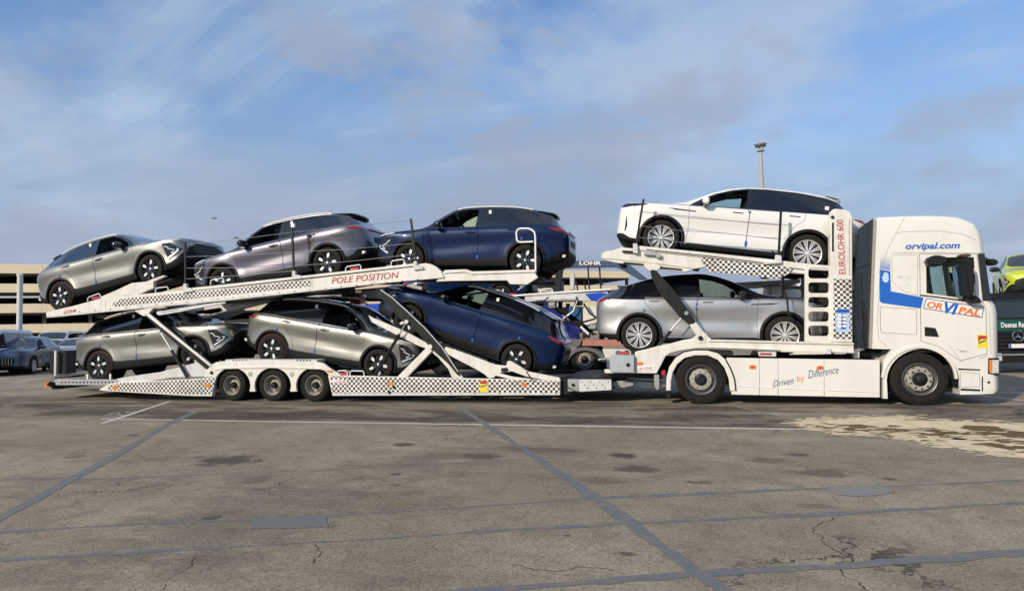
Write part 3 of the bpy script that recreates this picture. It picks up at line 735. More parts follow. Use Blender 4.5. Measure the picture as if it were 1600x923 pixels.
def build_car(sp, name):
    Lc, uf, wb, r = sp['L'], sp['uf'], sp['wb'], sp['r']
    X0 = uf + wb / 2                                    # model x = X0 - u, so the nose points to +x
    T = {k: table(v) for k, v in sp['T'].items()}
    us = []
    segs = sp.get('dens', ((0, .04, 3), (.04, .3, 7), (.3, Lc - .5, int((Lc - .8) / .058)), (Lc - .5, Lc - .03, 10), (Lc - .03, Lc, 3)))
    for a, b, n in segs: us += [a + (b - a) * i / n for i in range(n)]
    us.append(Lc)
    rings = []
    for u in us:
        zb, zt, zl, w, wr = T['zb'](u), T['zt'](u), T['zl'](u), T['w'](u), T['wr'](u)
        cr = T['cr'](u); hs = zl - zb
        P = [(0, zb), (.55 * w, zb), (.90 * w, zb + .008), (.965 * w, zb + .05), (.985 * w, zb + .22 * hs), (sp['waist'] * w, zb + .42 * hs), (.992 * w, zb + .66 * hs), (1.0 * w, zb + .84 * hs),
             (.985 * w, zl - .03), (.955 * w, zl)]
        bx, bz = .955 * w, zl; ex, ez = min(wr, .93 * w), zt - cr
        for t in (.12, .38, .68): P.append((bx + (ex - bx) * (t ** 1.12), bz + (ez - bz) * t))
        P += [(ex, ez), (ex * .90, ez + cr * .42), (ex * .68, ez + cr * .72), (ex * .35, ez + cr * .94), (0, zt)]
        P = catmull([Vector(p) for p in P], 2, sharp=(9,))
        rings.append(P)
    vs = []; nr = len(rings[0])
    wx = (uf, uf + wb)
    for u, P in zip(us, rings):
        for p in P:
            y, z = p
            if y > .5:                                  # swollen arches, sculpted doors
                for q in wx:
                    d = math.hypot(u - q, z - r); y += sp['flare'] * max(0, 1 - abs(d - r - .05) / .20) ** 1.5 * (1 if z < T['zl'](u) - .02 else .4)
                y += sp['sculpt'](u, z)
            vs.append((X0 - u, y, z))
    fs = [(i * nr + k, i * nr + k + 1, (i + 1) * nr + k + 1, (i + 1) * nr + k) for i in range(len(us) - 1) for k in range(nr - 1)]
    b = MB(); v, _ = b._add(vs, fs, 0, True)
    # nose and tail caps: fans with a bulged middle
    for e, sg in ((0, 1), (len(us) - 1, -1)):
        ring = [v[e * nr + k] for k in range(nr)]
        inner = [b.bm.verts.new((q.co.x + sg * .012, q.co.y * .6, (q.co.z - .62) * .6 + .62)) for q in ring]
        for k in range(nr - 1):
            f = b.bm.faces.new((ring[k], ring[k + 1], inner[k + 1], inner[k])); f.smooth = True
        f = b.bm.faces.new(inner); f.smooth = True
    bmesh.ops.recalc_face_normals(b.bm, faces=b.bm.faces)
    far = max(b.bm.faces, key=lambda f: f.calc_center_median().y)
    if far.normal.y < 0: bmesh.ops.reverse_faces(b.bm, faces=b.bm.faces)
    src = bpy.data.meshes.new('src'); b.bm.to_mesh(src); b.bm.free(); src.update()
    nrm = [x.normal.copy() for x in src.vertices]
    for i, x in enumerate(src.vertices):
        if abs(x.co.y) < 1e-4: n = nrm[i]; nrm[i] = Vector((n.x, 0, n.z)).normalized()
    bvh = BVHTree.FromPolygons([x.co for x in src.vertices], [tuple(p.vertices) for p in src.polygons])
    bm = bmesh.new(); bm.from_mesh(src); lay = bm.faces.layers.int.new('kind'); U = lambda pts: [(X0 - u, z) for u, z in pts]
    keys = {}
    def cut(key, pts, axis='Y', lo=-9, hi=9, old=0, gap=0.0):
        keys[key] = len(keys) + 1
        if gap:
            g = keys.setdefault('gap', 99); carve(bm, lay, pts, g, old, axis, lo, hi); carve(bm, lay, grow(pts, -gap), keys[key], g, axis, lo, hi)
        else: carve(bm, lay, pts, keys[key], old, axis, lo, hi)
    for n_, q in enumerate(wx):
        ra = sp['ra']
        cut('hole%d' % n_, [(X0 - q - ra, -.2), (X0 - q + ra, -.2)] + [(X0 - q + ra * math.cos(a), r + ra * math.sin(a)) for a in [math.pi * i / 22 for i in range(23)]], lo=.30)
    root = empty(name)
    cut('dlo', U(sp['dlo']), lo=.3)
    for i, poly in enumerate(sp['windows']): cut('win%d' % i, U(poly), lo=.3, old=keys['dlo'])
    cut('clad', U(sp['clad']))
    cut('shield', [(X0 - u, y) for u, y in sp['shield']], 'Z', .9, 3); cut('rglass', [(X0 - u, y) for u, y in sp['rglass']], 'Z', .95, 3)
    if sp.get('proof'): cut('proof', [(X0 - u, y) for u, y in sp['proof']], 'Z', 1.2, 3)
    for i, p in enumerate(sp['head']): cut('head%d' % i, U(p), lo=.2)
    cut('tail', U(sp['tail']))
    cut('grille', sp['grille'], 'X', X0 - .34, X0 + .2)
    cut('hood', [(X0 - u, y) for u, y in sp['hood']], 'Z', .62, 3, gap=.006)
    cut('fd', U(sp['fdoor']), lo=.3, gap=.007); cut('rd', U(sp['rdoor']), lo=.3, gap=.007)
    if sp.get('top'):
        zt_ = sp['topz']; keys['top'] = 77
        for f in bm.faces:
            if f[lay] == 0 and f.calc_center_median().z > zt_: f[lay] = 77
    G_ = lambda k, rim=.02, sink=0.0: piece(bm, lay, keys[k], rim, sink)
    def fin(me, nm, m, both=True, push=0.0, parent=root, sharp=True):
        """mirror a half piece; both=False gives two separate objects"""
        me.update(); smooth_from(me, bvh, nrm, src)
        if push: 
            for x in me.vertices: x.co.y += push
        outs = []
        n0 = [l.vector.copy() for l in me.corner_normals]
        co = [x.co.copy() for x in me.vertices]; fa = [tuple(p.vertices) for p in me.polygons]; ls = [tuple(p.loop_indices) for p in me.polygons]
        if not fa: return outs
        def mk(parts):
            V, F, N = [], [], []
            for mir in parts:
                off = len(V); V += [(c.x, -c.y if mir else c.y, c.z) for c in co]
                for f, l in zip(fa, ls):
                    if mir: F.append(tuple(off + i for i in reversed(f))); N += [Vector((n0[i].x, -n0[i].y, n0[i].z)) for i in reversed(l)]
                    else: F.append(tuple(off + i for i in f)); N += [n0[i] for i in l]
            d = bpy.data.meshes.new(nm); d.from_pydata(V, [], F); d.materials.append(m)
            for p in d.polygons: p.use_smooth = True
            d.update(); d.normals_split_custom_set(N)
            q = raw(nm, d); q.parent = parent; return q
        if both: outs.append(mk((0, 1)))
        else: outs += [mk((1,)), mk((0,))]
        return outs
    P = M[sp['paint']]; TP = M[sp.get('top', sp['paint'])]
    fin(piece(bm, lay, 0), 'body', P)
    fin(G_('hood'), 'hood', TP if sp.get('tophood') else P)
    nd = fin(G_('fd'), 'door', P, False) + fin(G_('rd'), 'door', P, False)
    fin(G_('gap', 0, .014), 'door_seal', M['dark'], True)
    if sp.get('top'): fin(G_('top', 0), 'roof', TP)
    fin(G_('dlo', .01), 'window_surround', M['blackgloss'], False)
    for i in range(len(sp['windows'])):
        fin(G_('win%d' % i, 0, .006), 'window', M['glass'] if i == 0 else M['glassdark'], False)
    fin(G_('clad'), 'cladding', M['clad'], True, .004)
    fin(G_('shield', 0, .003), 'windscreen', M['shield']); fin(G_('rglass', 0, .003), 'rear_window', M['glassdark'])
    if sp.get('proof'): fin(G_('proof', 0, .002), 'roof_glass', M['glassdark'])
    for i in range(len(sp['head'])): fin(G_('head%d' % i), 'headlight' if i == 0 else 'daytime_light', M['blackgloss'] if i == 0 else M['lens'], False)
    fin(G_('tail'), 'taillight', M['red'], False); fin(G_('grille'), 'grille', M['black'])
    bm.free()
    # surface height at a point of the side view
    def yat(u, z):
        h = bvh.ray_cast(Vector((X0 - u, 2, z)), Vector((0, -1, 0))); return h[0].y if h[0] else .8
    ring = []                                            # arch mouldings
    for q in wx:
        a_ = MB(); N = 30; a0, a1 = sp.get('archspan', (-.30, math.pi + .30))
        inn, outr = [], []
        vs = []
        for i in range(N + 1):
            a = a0 + (a1 - a0) * i / N
            for rr, dy in ((sp['ra'] - .004, -.05), (sp['ra'] - .004, .014), (sp['ra'] + .022, .022), (sp['ra'] + sp['archw'], .012), (sp['ra'] + sp['archw'], -.03)):
                xx, zz = q - rr * math.cos(a), r + rr * math.sin(a)
                vs.append((X0 - xx, yat(xx, max(zz, .26)) + dy, zz))
        fs = [(i * 5 + k, i * 5 + k + 1, i * 5 + k + 6, i * 5 + k + 5) for i in range(N) for k in range(4)]
        for sg in (1, -1):
            a_ = MB(); a_._add([(x, y * sg, z) for x, y, z in vs], fs, 0, True); a_.ob('arch_moulding', M['clad'], root)
    # wells and floor, dark inside
    wl = MB()
    for q in wx:
        for sg in (-1, 1):
            N = 18; vs = []
            for i in range(N + 1):
                a = -.5 + (math.pi + 1.0) * i / N
                for y in (.46, .80): vs.append((X0 - q + (sp['ra'] + .006) * math.cos(a), y * sg, r + (sp['ra'] + .006) * math.sin(a)))
            wl._add(vs, [(i * 2, i * 2 + 1, i * 2 + 3, i * 2 + 2) for i in range(N)], 0, True)
            wl.disc((X0 - q, .46 * sg, r), sp['ra'] + .004, 24)
    wl.box((X0 - Lc + .5, -.6, .20), (X0 - .7, .6, .27))
    wl.cyl((X0 - uf, -.7, r), (X0 - uf, .7, r), .03, 8); wl.cyl((X0 - uf - wb, -.7, r), (X0 - uf - wb, .7, r), .04, 8)
    wl.ob('underbody', M['dark'], root)
    # cabin
    se = MB()
    zf = .42
    se.box((X0 - Lc + .7, -.62, zf - .1), (X0 - 1.45, .62, zf))
    for (u, w0) in ((2.35, .26), (3.2, .26)):
        for sg in (-1, 1):
            se.box((X0 - u, sg * .36 - w0, zf), (X0 - u + .52, sg * .36 + w0, zf + .28), .07, seg=2)
            Mx = Matrix.Translation((X0 - u, sg * .36, zf + .2)) @ Matrix.Rotation(R(-17), 4, 'Y')
            se.box((-.08, -w0, 0), (.08, w0, .62), .06, M_=Mx, seg=2); se.box((-.05, -.13, .66), (.05, .13, .86), .045, M_=Mx, seg=2)
    se.box((X0 - 1.95, -.62, .75), (X0 - 1.35, .62, .93), .06)
    se.ob('seats', M['interior'], root)
    sw = MB(); c = Vector((X0 - 2.02, .36, .98)); Mx = Matrix.Translation(c) @ Matrix.Rotation(R(-68), 4, 'Y')
    sw.tube([Mx @ Vector((.18 * math.cos(a), .18 * math.sin(a), 0)) for a in [2 * math.pi * i / 20 for i in range(20)]], .015, 6, closed=True)
    sw.box((-.16, -.02, -.01), (.16, .02, .01), M_=Mx); sw.ob('steering_wheel', M['interior'], root)
    # mirrors
    for sg in (-1, 1):
        mb = MB(); u, z = sp['mirror']; y = yat(u, z - .04) - .02
        Mx = Matrix.Translation((X0 - u, sg * (y + .17), z)) @ Matrix.Diagonal((1, sg, 1, 1))
        mb.lathe([(0, -.125), (.055, -.11), (.085, -.05), (.09, .03), (.082, .10), (.05, .125), (0, .13)], (0, 0, 0), 18)
        for v_ in mb.bm.verts:
            v_.co = Vector((v_.co.x * (1.15 if v_.co.x > 0 else .5), v_.co.y, v_.co.z * .86))
        mb.bm.transform(Mx)
        mb.box((-.03, -.20, -.075), (.05, -.06, -.03), .012, M_=Mx, mi=1)
        mb.box((-.02, -.12, -.09), (.07, .08, -.068), .006, M_=Mx, mi=1)
        mb.ob('mirror', [M[sp['mirrorpaint']], M['blackgloss']], root)
    # handles
    for k, (u, z) in enumerate(sp['handles']):
        for s_i, sg in enumerate((-1, 1)):
            hb = MB(); y = yat(u, z)
            if sp['flush']: hb.box((X0 - u - .10, sg * (y - .01), z - .010), (X0 - u + .10, sg * (y + .004), z + .010), .003)
            else:
                hb.lathe([(0, 0), (.08, .0), (.095, -.006)], (X0 - u, 0, z), 18)
                for v_ in hb.bm.verts: v_.co = Vector((v_.co.x, sg * (y + .003 + v_.co.y * .5), z + (v_.co.z - z) * .38))
                hb.box((X0 - u - .105, sg * (y - .02), z - .002), (X0 - u + .105, sg * (y + .026), z + .024), .010, mi=1, seg=2)
            hb.ob('door_handle', [M['black'], M['blackgloss'] if sp['flush'] else P], nd[s_i + 2 * k])
    # roof rails
    if sp.get('rail'):
        for sg in (-1, 1):
            u0, u1 = sp['rail']; pts = []
            for i in range(15):
                u = u0 + (u1 - u0) * i / 14; e = math.sin(math.pi * i / 14) ** .4 * .018
                pts.append((X0 - u, sg * (T['wr'](u) - .015), T['zt'](u) - T['cr'](u) + .014 + e))
            MB().tube(pts, .017, 8).ob('roof_rail', M['rail' if 'rail' in M else 'chrome'], root)
    # spoiler
    u0, u1, zs = sp['spoiler']; s_ = MB(); vs = []
    for i in range(13):
        y = -sp['spw'] + 2 * sp['spw'] * i / 12; e = 1 - (abs(y) / sp['spw']) ** 4 * .35
        zt = T['zt'](u0) + .008 - .04 * (y / sp['spw']) ** 2
        vs += [(X0 - u0, y, zt), (X0 - u0 - (u1 - u0) * e, y, zs - .01 * (y / sp['spw']) ** 2), (X0 - u0 - (u1 - u0) * e, y, zs - .030), (X0 - u0 - .10, y, zt - .03)]
    fs = [(i * 4 + k, i * 4 + (k + 1) % 4, i * 4 + 4 + (k + 1) % 4, i * 4 + 4 + k) for i in range(12) for k in range(4)] + [(0, 1, 2, 3), (48, 51, 50, 49)]
    s_._add(vs, fs, 0, False); s_.ob('spoiler', M['blackgloss'], root)
    # protective films and stickers
    for u, z, a, bq, m in sp['films']:
        for sg in (-1, 1):
            fb = MB(); y = yat(u, z); fb.box((X0 - u - a, sg * (y - .01), z - bq), (X0 - u + a, sg * (y + .010), z + bq))
            fb.ob('film_strip' if m == 'bluefilm' else 'window_sticker', M[m], root)
    sp['extra'](root, X0, yat, T, sp['rear']) if sp.get('rear') else sp['extra'](root, X0, yat, T)
    mk = sp['wheel']; y = sp['track']
    w0 = mk(root, r, y, -1, X0 - uf, r)
    second_wheel(w0, root, y, -1, X0 - uf - wb, r); second_wheel(w0, root, y, 1, X0 - uf, r); second_wheel(w0, root, y, 1, X0 - uf - wb, r)
    return root

def extra_a(root, X0, yat, T):
    for sg in (-1, 1):                                   # bright rear bumper corners
        b = MB(); b.prism([(X0 - 4.20, .42), (X0 - 4.27, .50), (X0 - 4.375, .49), (X0 - 4.35, .43)], .45 * sg, (yat(4.30, .48) + .004) * sg, .01)
        b.ob('bumper_trim', M['rimsilver'], root)
    g = MB()                                             # mesh bars over the grille
    for i in range(7):
        z = .47 + i * .05; w = .50 - abs(i - 3) * .03
        g.box((X0 + .0, -w, z), (X0 + .03, w, z + .012), .003)
    g.ob('grille_bars', M['blackgloss'], root)
    p = MB(); p.box((X0 - 4.425, -.26, .72), (X0 - 4.40, .26, .84), .005); p.ob('plate_recess', M['black'], root)
    t = MB(); t.box((X0 - 4.41, -.46, .985), (X0 - 4.38, .46, 1.02), .008); t.ob('light_bar', M['red'], root)
    for sg in (-1, 1):                                   # black lamp housing with bright signature inside it
        h = MB()
        for P_ in ([(.43, .785), (.415, .755), (.13, .625), (.12, .655)], [(.13, .625), (.15, .60), (.36, .47), (.375, .50)], [(.36, .72), (.35, .69), (.20, .63), (.21, .655)], [(.30, .60), (.29, .57), (.22, .60), (.23, .625)]):
            vs = [(X0 - u, sg * (yat(u, z) + .014), z) for u, z in P_] + [(X0 - u, sg * (yat(u, z) - .03), z) for u, z in P_]
            h._add(vs, [(0, 1, 2, 3), (0, 4, 5, 1), (1, 5, 6, 2), (2, 6, 7, 3), (3, 7, 4, 0)])
        h.ob('light_unit', M['lens'], root)
def extra_b(root, X0, yat, T, back=0.0):
    for sg in (-1, 1):
        b = MB(); b.box((X0 - 3.3, sg * (yat(2.2, .34) - .01), .325), (X0 - 1.35, sg * (yat(2.2, .34) + .014), .345), .005)
        b.ob('sill_trim', M['chrome'], root)
    t = MB(); t.box((X0 + back - 4.81, -.55, .99), (X0 + back - 4.78, .55, 1.03), .008); t.ob('light_bar', M['red'], root)
    p = MB(); p.box((X0 + back - 4.825, -.26, .70), (X0 + back - 4.79, .26, .82), .005); p.ob('plate_recess', M['black'], root)
    g = MB()
    for i in range(9):
        y = -.44 + i * .11; g.box((X0 - .005, y - .006, .45), (X0 + .022, y + .006, .74), .003)
    g.ob('grille_bars', M['chrome'], root)
    for sg in (-1, 1):
        f = MB(); y = yat(1.20, .97); f.prism([(X0 - 1.02, 1.005), (X0 - 1.15, .975), (X0 - 1.55, .975), (X0 - 1.55, .990)], sg * (y - .02), sg * (y + .008), 0); f.ob('wing_trim', M['blackgloss'], root)
        f = MB(); f.box((X0 - .24, sg * (yat(.2, .6) - .02), .45), (X0 - .17, sg * (yat(.2, .6) + .004), .78), .02)
        f.ob('bumper_intake', M['blackgloss'], root)

def sculpt_a(u, z):
    k = math.exp(-((u - 2.25) / .85) ** 2)
    lin = .47 + .10 * max(0, (u - 1.3)) / 2                 # lower crease sweeping up to the rear arch
    s = .030 * k * math.exp(-((z - lin) / .042) ** 2) - .030 * k * math.exp(-((z - lin - .17) / .11) ** 2)
    s += .026 * math.exp(-((u - 3.65) / .55) ** 2) * math.exp(-((z - .95) / .065) ** 2) + .010 * math.exp(-((u - .9) / .5) ** 2) * math.exp(-((z - .86) / .06) ** 2)
    return s
SPA = dict(L=4.40, uf=.90, wb=2.63, r=.347, ra=.395, archw=.05, flare=.028, waist=.972, track=.800, sculpt=sculpt_a, wheel=wheel_a, extra=extra_a,
    T=dict(
        zb='0:.40 .05:.33 .2:.25 .6:.20 1.3:.19 3.2:.20 3.8:.24 4.15:.31 4.32:.37 4.40:.46',
        zt='0:.80 .04:.865 .12:.93 .3:.975 .6:1.01 .9:1.035 1.1:1.06 1.22:1.105 1.45:1.275 1.7:1.445 1.88:1.535 2.0:1.562 2.25:1.583 2.6:1.592 3.1:1.58 3.5:1.54 3.8:1.475 3.94:1.43 4.03:1.35 4.15:1.21 4.26:1.09 4.34:1.03 4.40:.94',
        zl='0:.75 .04:.81 .12:.87 .3:.915 .6:.95 .9:.975 1.2:.998 2.0:1.01 3.0:1.05 3.6:1.08 4.0:1.08 4.2:1.04 4.34:.98 4.40:.90',
        w='0:.58 .03:.68 .08:.76 .18:.83 .35:.872 .6:.892 .9:.90 1.5:.892 2.5:.892 3.3:.905 3.8:.895 4.05:.865 4.22:.80 4.33:.72 4.40:.62',
        wr='0:.42 .1:.56 .4:.70 .9:.755 1.15:.765 1.3:.74 1.6:.67 1.88:.62 2.5:.60 3.3:.58 3.9:.55 4.1:.56 4.25:.60 4.4:.55',
        cr='0:.02 .4:.035 1.1:.035 1.5:.06 2.2:.07 3.5:.06 4.1:.05 4.4:.03'),
    dlo=[(1.25, 1.002), (2.0, 1.028), (3.0, 1.068), (3.55, 1.105), (3.85, 1.115), (4.10, 1.085), (4.26, 1.065), (4.20, 1.12), (4.07, 1.24), (3.97, 1.34), (3.85, 1.385), (3.5, 1.455), (3.0, 1.50), (2.5, 1.512), (2.2, 1.505), (1.98, 1.482), (1.86, 1.448), (1.7, 1.372), (1.45, 1.20), (1.3, 1.045)],
    windows=[[(1.42, 1.025), (2.38, 1.060), (2.40, 1.482), (2.2, 1.475), (1.98, 1.450), (1.74, 1.34), (1.50, 1.16)],
             [(2.50, 1.065), (3.36, 1.105), (3.30, 1.445), (3.0, 1.472), (2.50, 1.480)],
             [(3.41, 1.120), (3.70, 1.155), (3.88, 1.215), (3.78, 1.345), (3.37, 1.430)]],
    clad=[(-.1, 0), (-.1, .60), (.06, .56), (.20, .44), (.34, .37), (.52, .34), (1.26, .34), (1.36, .355), (2.2, .375), (2.95, .40), (3.10, .43), (3.95, .43), (4.02, .40), (4.12, .44), (4.24, .56), (4.50, .60), (4.5, 0)],
    shield=[(1.20, -.1), (1.215, .3), (1.27, .60), (1.36, .69), (1.58, .655), (1.80, .605), (1.85, .3), (1.865, -.1)],
    rglass=[(3.99, -.1), (3.99, .47), (4.03, .52), (4.20, .54), (4.25, .5), (4.27, -.1)],
    proof=[(2.0, -.1), (1.99, .42), (2.08, .47), (3.5, .44), (3.58, .40), (3.6, -.1)],
    head=[[(.28, .825), (.48, .84), (.42, .55), (.37, .43), (.20, .52), (.06, .63)], [(.10, .875), (.46, .932), (.54, .912), (.30, .88), (.12, .845)]],
    tail=[(3.98, 1.045), (4.15, 1.035), (4.5, 1.06), (4.5, .965), (4.25, .955), (4.12, .985)],
    grille=[(-.1, .78), (.30, .78), (.60, .68), (.66, .60), (.50, .44), (-.1, .42)],
    hood=[(.10, -.1), (.12, .50), (.22, .66), (.45, .72), (1.17, .76), (1.19, .60), (1.15, .3), (1.14, -.1)],
    fdoor=[(1.30, .355), (1.32, .60), (1.29, .85), (1.27, 1.03), (2.42, 1.065), (2.46, .95), (2.46, .39)],
    rdoor=[(2.46, .39), (2.46, .95), (2.42, 1.065), (3.42, 1.12), (3.40, .98), (3.22, .84), (3.08, .66), (3.02, .50), (2.98, .41)],
    mirror=(1.60, 1.085), mirrorpaint='blackgloss', handles=[(2.28, .925), (3.24, .985)], flush=False, rail=(1.90, 3.60),
    spoiler=(3.70, 4.07, 1.43), spw=.56, paint='p_silver',
    films=[(2.46, .42, .02, .035, 'bluefilm'), (3.44, .80, .02, .03, 'bluefilm'), (2.66, 1.41, .03, .045, 'paper')])
def sculpt_b(u, z):
    k = math.exp(-((u - 2.5) / .95) ** 2)
    lin = .46 + .03 * (u - 1.5)
    return .018 * k * math.exp(-((z - lin) / .06) ** 2) - .020 * k * math.exp(-((z - lin - .18) / .12) ** 2) + .012 * math.exp(-((z - .93) / .035) ** 2) * (1 if .3 < u < 4.7 else 0)
SPB = dict(L=4.80, uf=.93, wb=2.80, r=.375, ra=.415, archw=.055, flare=.026, waist=.975, track=.85, sculpt=sculpt_b, wheel=wheel_b, extra=extra_b,
    T=dict(
        zb='0:.36 .05:.29 .2:.24 .6:.21 1.3:.21 3.4:.22 4.1:.25 4.5:.31 4.7:.35 4.80:.46',
        zt='0:.91 .04:.97 .12:1.02 .4:1.05 .8:1.08 1.15:1.105 1.30:1.14 1.6:1.31 1.9:1.47 2.2:1.58 2.5:1.635 3.0:1.66 3.6:1.64 3.9:1.605 4.1:1.565 4.2:1.53 4.28:1.455 4.42:1.30 4.56:1.16 4.68:1.09 4.76:1.06 4.80:1.0',
        zl='0:.87 .04:.92 .12:.96 .4:.985 .8:1.005 1.3:1.025 2.2:1.03 3.2:1.05 4.0:1.07 4.5:1.08 4.68:1.05 4.80:.96',
        w='0:.62 .03:.72 .08:.79 .18:.86 .35:.905 .6:.935 .95:.95 1.6:.945 2.8:.945 3.6:.955 4.1:.945 4.4:.915 4.62:.85 4.74:.77 4.80:.68',
        wr='0:.52 .1:.66 .4:.76 .9:.81 1.2:.82 1.4:.79 1.8:.71 2.2:.655 2.8:.635 3.6:.615 4.3:.59 4.5:.61 4.65:.66 4.8:.62',
        cr='0:.02 .4:.035 1.2:.035 1.6:.06 2.4:.07 3.9:.06 4.5:.05 4.8:.03'),
    dlo=[(1.40, 1.015), (2.2, 1.05), (3.2, 1.07), (4.0, 1.09), (4.40, 1.105), (4.50, 1.12), (4.44, 1.20), (4.32, 1.33), (4.22, 1.43), (4.0, 1.50), (3.5, 1.56), (2.9, 1.578), (2.5, 1.555), (2.2, 1.485), (1.9, 1.37), (1.65, 1.225), (1.45, 1.07)],
    windows=[[(1.60, 1.045), (2.50, 1.075), (2.52, 1.515), (2.2, 1.455), (1.92, 1.345), (1.72, 1.21)],
             [(2.60, 1.08), (3.55, 1.10), (3.45, 1.535), (2.9, 1.55), (2.60, 1.535)],
             [(3.62, 1.105), (4.22, 1.125), (4.08, 1.42), (3.52, 1.525)]],
    clad=[(-.1, 0), (-.1, .40), (.14, .40), (.30, .32), (.52, .30), (1.36, .30), (1.50, .33), (3.2, .35), (3.35, .38), (4.2, .40), (4.38, .40), (4.9, .42), (4.9, 0)],
    shield=[(1.30, -.1), (1.32, .3), (1.38, .64), (1.48, .745), (1.80, .685), (2.12, .63), (2.17, .3), (2.18, -.1)],
    rglass=[(4.25, -.1), (4.25, .5), (4.30, .57), (4.54, .60), (4.60, .5), (4.62, -.1)],
    proof=[(2.32, -.1), (2.31, .45), (2.4, .50), (3.8, .47), (3.88, .43), (3.9, -.1)],
    head=[[(.0, .92), (.06, .955), (.15, .972), (.52, .992), (.60, .975), (.30, .915), (.08, .89)]],
    tail=[(4.42, 1.07), (4.60, 1.06), (4.9, 1.07), (4.9, 1.005), (4.66, 1.0), (4.52, 1.03)],
    grille=[(-.1, .76), (.52, .76), (.56, .60), (.50, .42), (-.1, .40)],
    hood=[(.08, -.1), (.10, .55), (.20, .72), (.45, .78), (1.25, .80), (1.28, .64), (1.25, .3), (1.24, -.1)],
    fdoor=[(1.42, .335), (1.44, .60), (1.42, .85), (1.40, 1.04), (2.54, 1.08), (2.58, .95), (2.58, .35)],
    rdoor=[(2.58, .35), (2.58, .95), (2.54, 1.08), (3.62, 1.11), (3.60, .95), (3.42, .80), (3.30, .62), (3.26, .48), (3.22, .37)],
    mirror=(1.74, 1.12), mirrorpaint='p_white', handles=[(2.36, .97), (3.42, 1.0)], flush=True, rail=None,
    spoiler=(4.0, 4.34, 1.525), spw=.60, paint='p_white',
    films=[(2.58, 1.0, .02, .02, 'bluefilm'), (2.58, .44, .022, .05, 'bluefilm'), (4.0, 1.24, .035, .045, 'paper')])
def place_car(o, sp, rear, front, yc=1.275, sc=None, near=None):
    """stand a car with its near wheels' centres at two points (X, Z) of the flank"""
    (xr, zr), (xf, zf) = rear, front
    ang = math.atan2(zf - zr, abs(xf - xr)); d = math.hypot(xf - xr, zf - zr)
    s = sc or d / sp['wb']; s = min(max(s, .97), 1.06)
    up = Vector((-math.sin(ang) * (1 if xf > xr else -1), 0, math.cos(ang)))
    c = Vector(((xr + xf) / 2, yc, (zr + zf) / 2)) - up * sp['r'] * s
    o.location = c
    o.rotation_euler = (Matrix.Rotation(0 if xf > xr else math.pi, 3, 'Z') @ Matrix.Rotation(-ang, 3, 'Y')).to_euler()
    o.scale = (s, s, s)
# ------------------------------------------------------------------ helpers for the transporter
def PB(mb, px, y0, y1, bev=.0, mi=0, seg=1): mb.prism(XS(px, y0), y0, y1, bev, mi, seg=seg); return mb
def PO(name, px, y0, y1, m, parent, bev=.006, seg=1):
    return PB(MB(), px, y0, y1, bev, seg=seg).ob(name, m, parent)
def PT(name, px, y, r, m, parent, n=8, closed=False):
    """tube along photo points on the plane y"""
    return MB().tube([W(a, b, y) for a, b in px], r, n, closed=closed).ob(name, m, parent)
def arc(cx, cy, rx, ry, a0, a1, n=14):
    return [(cx + rx * math.cos(R(a0 + (a1 - a0) * i / n)), cy - ry * math.sin(R(a0 + (a1 - a0) * i / n))) for i in range(n + 1)]
def ptext(body, a, b, hpx, y, m, parent, name='lettering', **kw):
    """lettering between two photo points of its middle line, on the plane y"""
    p, q = W(*a, y), W(*b, y); d = q - p; ln = math.hypot(d.x, d.z); ang = math.atan2(d.z, d.x)
    mid = (p + q) / 2; top = W((a[0] + b[0]) / 2, (a[1] + b[1]) / 2 - hpx / 2, y).z; h = (top - mid.z) * 2
    o = text(body, name, 1.0, m, None, **kw); xs = [v.co.x for v in o.data.vertices]; ys = [v.co.y for v in o.data.vertices]
    w, hh = max(xs) - min(xs), max(ys) - min(ys)
    T = Matrix.Translation((mid.x, y, mid.z)) @ Matrix.Rotation(-ang, 4, 'Y') @ Matrix.Rotation(R(90), 4, 'X') @ Matrix.Diagonal((ln / w, h / hh, 1, 1)) @ Matrix.Translation((-(max(xs) + min(xs)) / 2, -(max(ys) + min(ys)) / 2, 0))
    o.data.transform(T)
    if parent: o.parent = parent
    return o
TW_ = {}
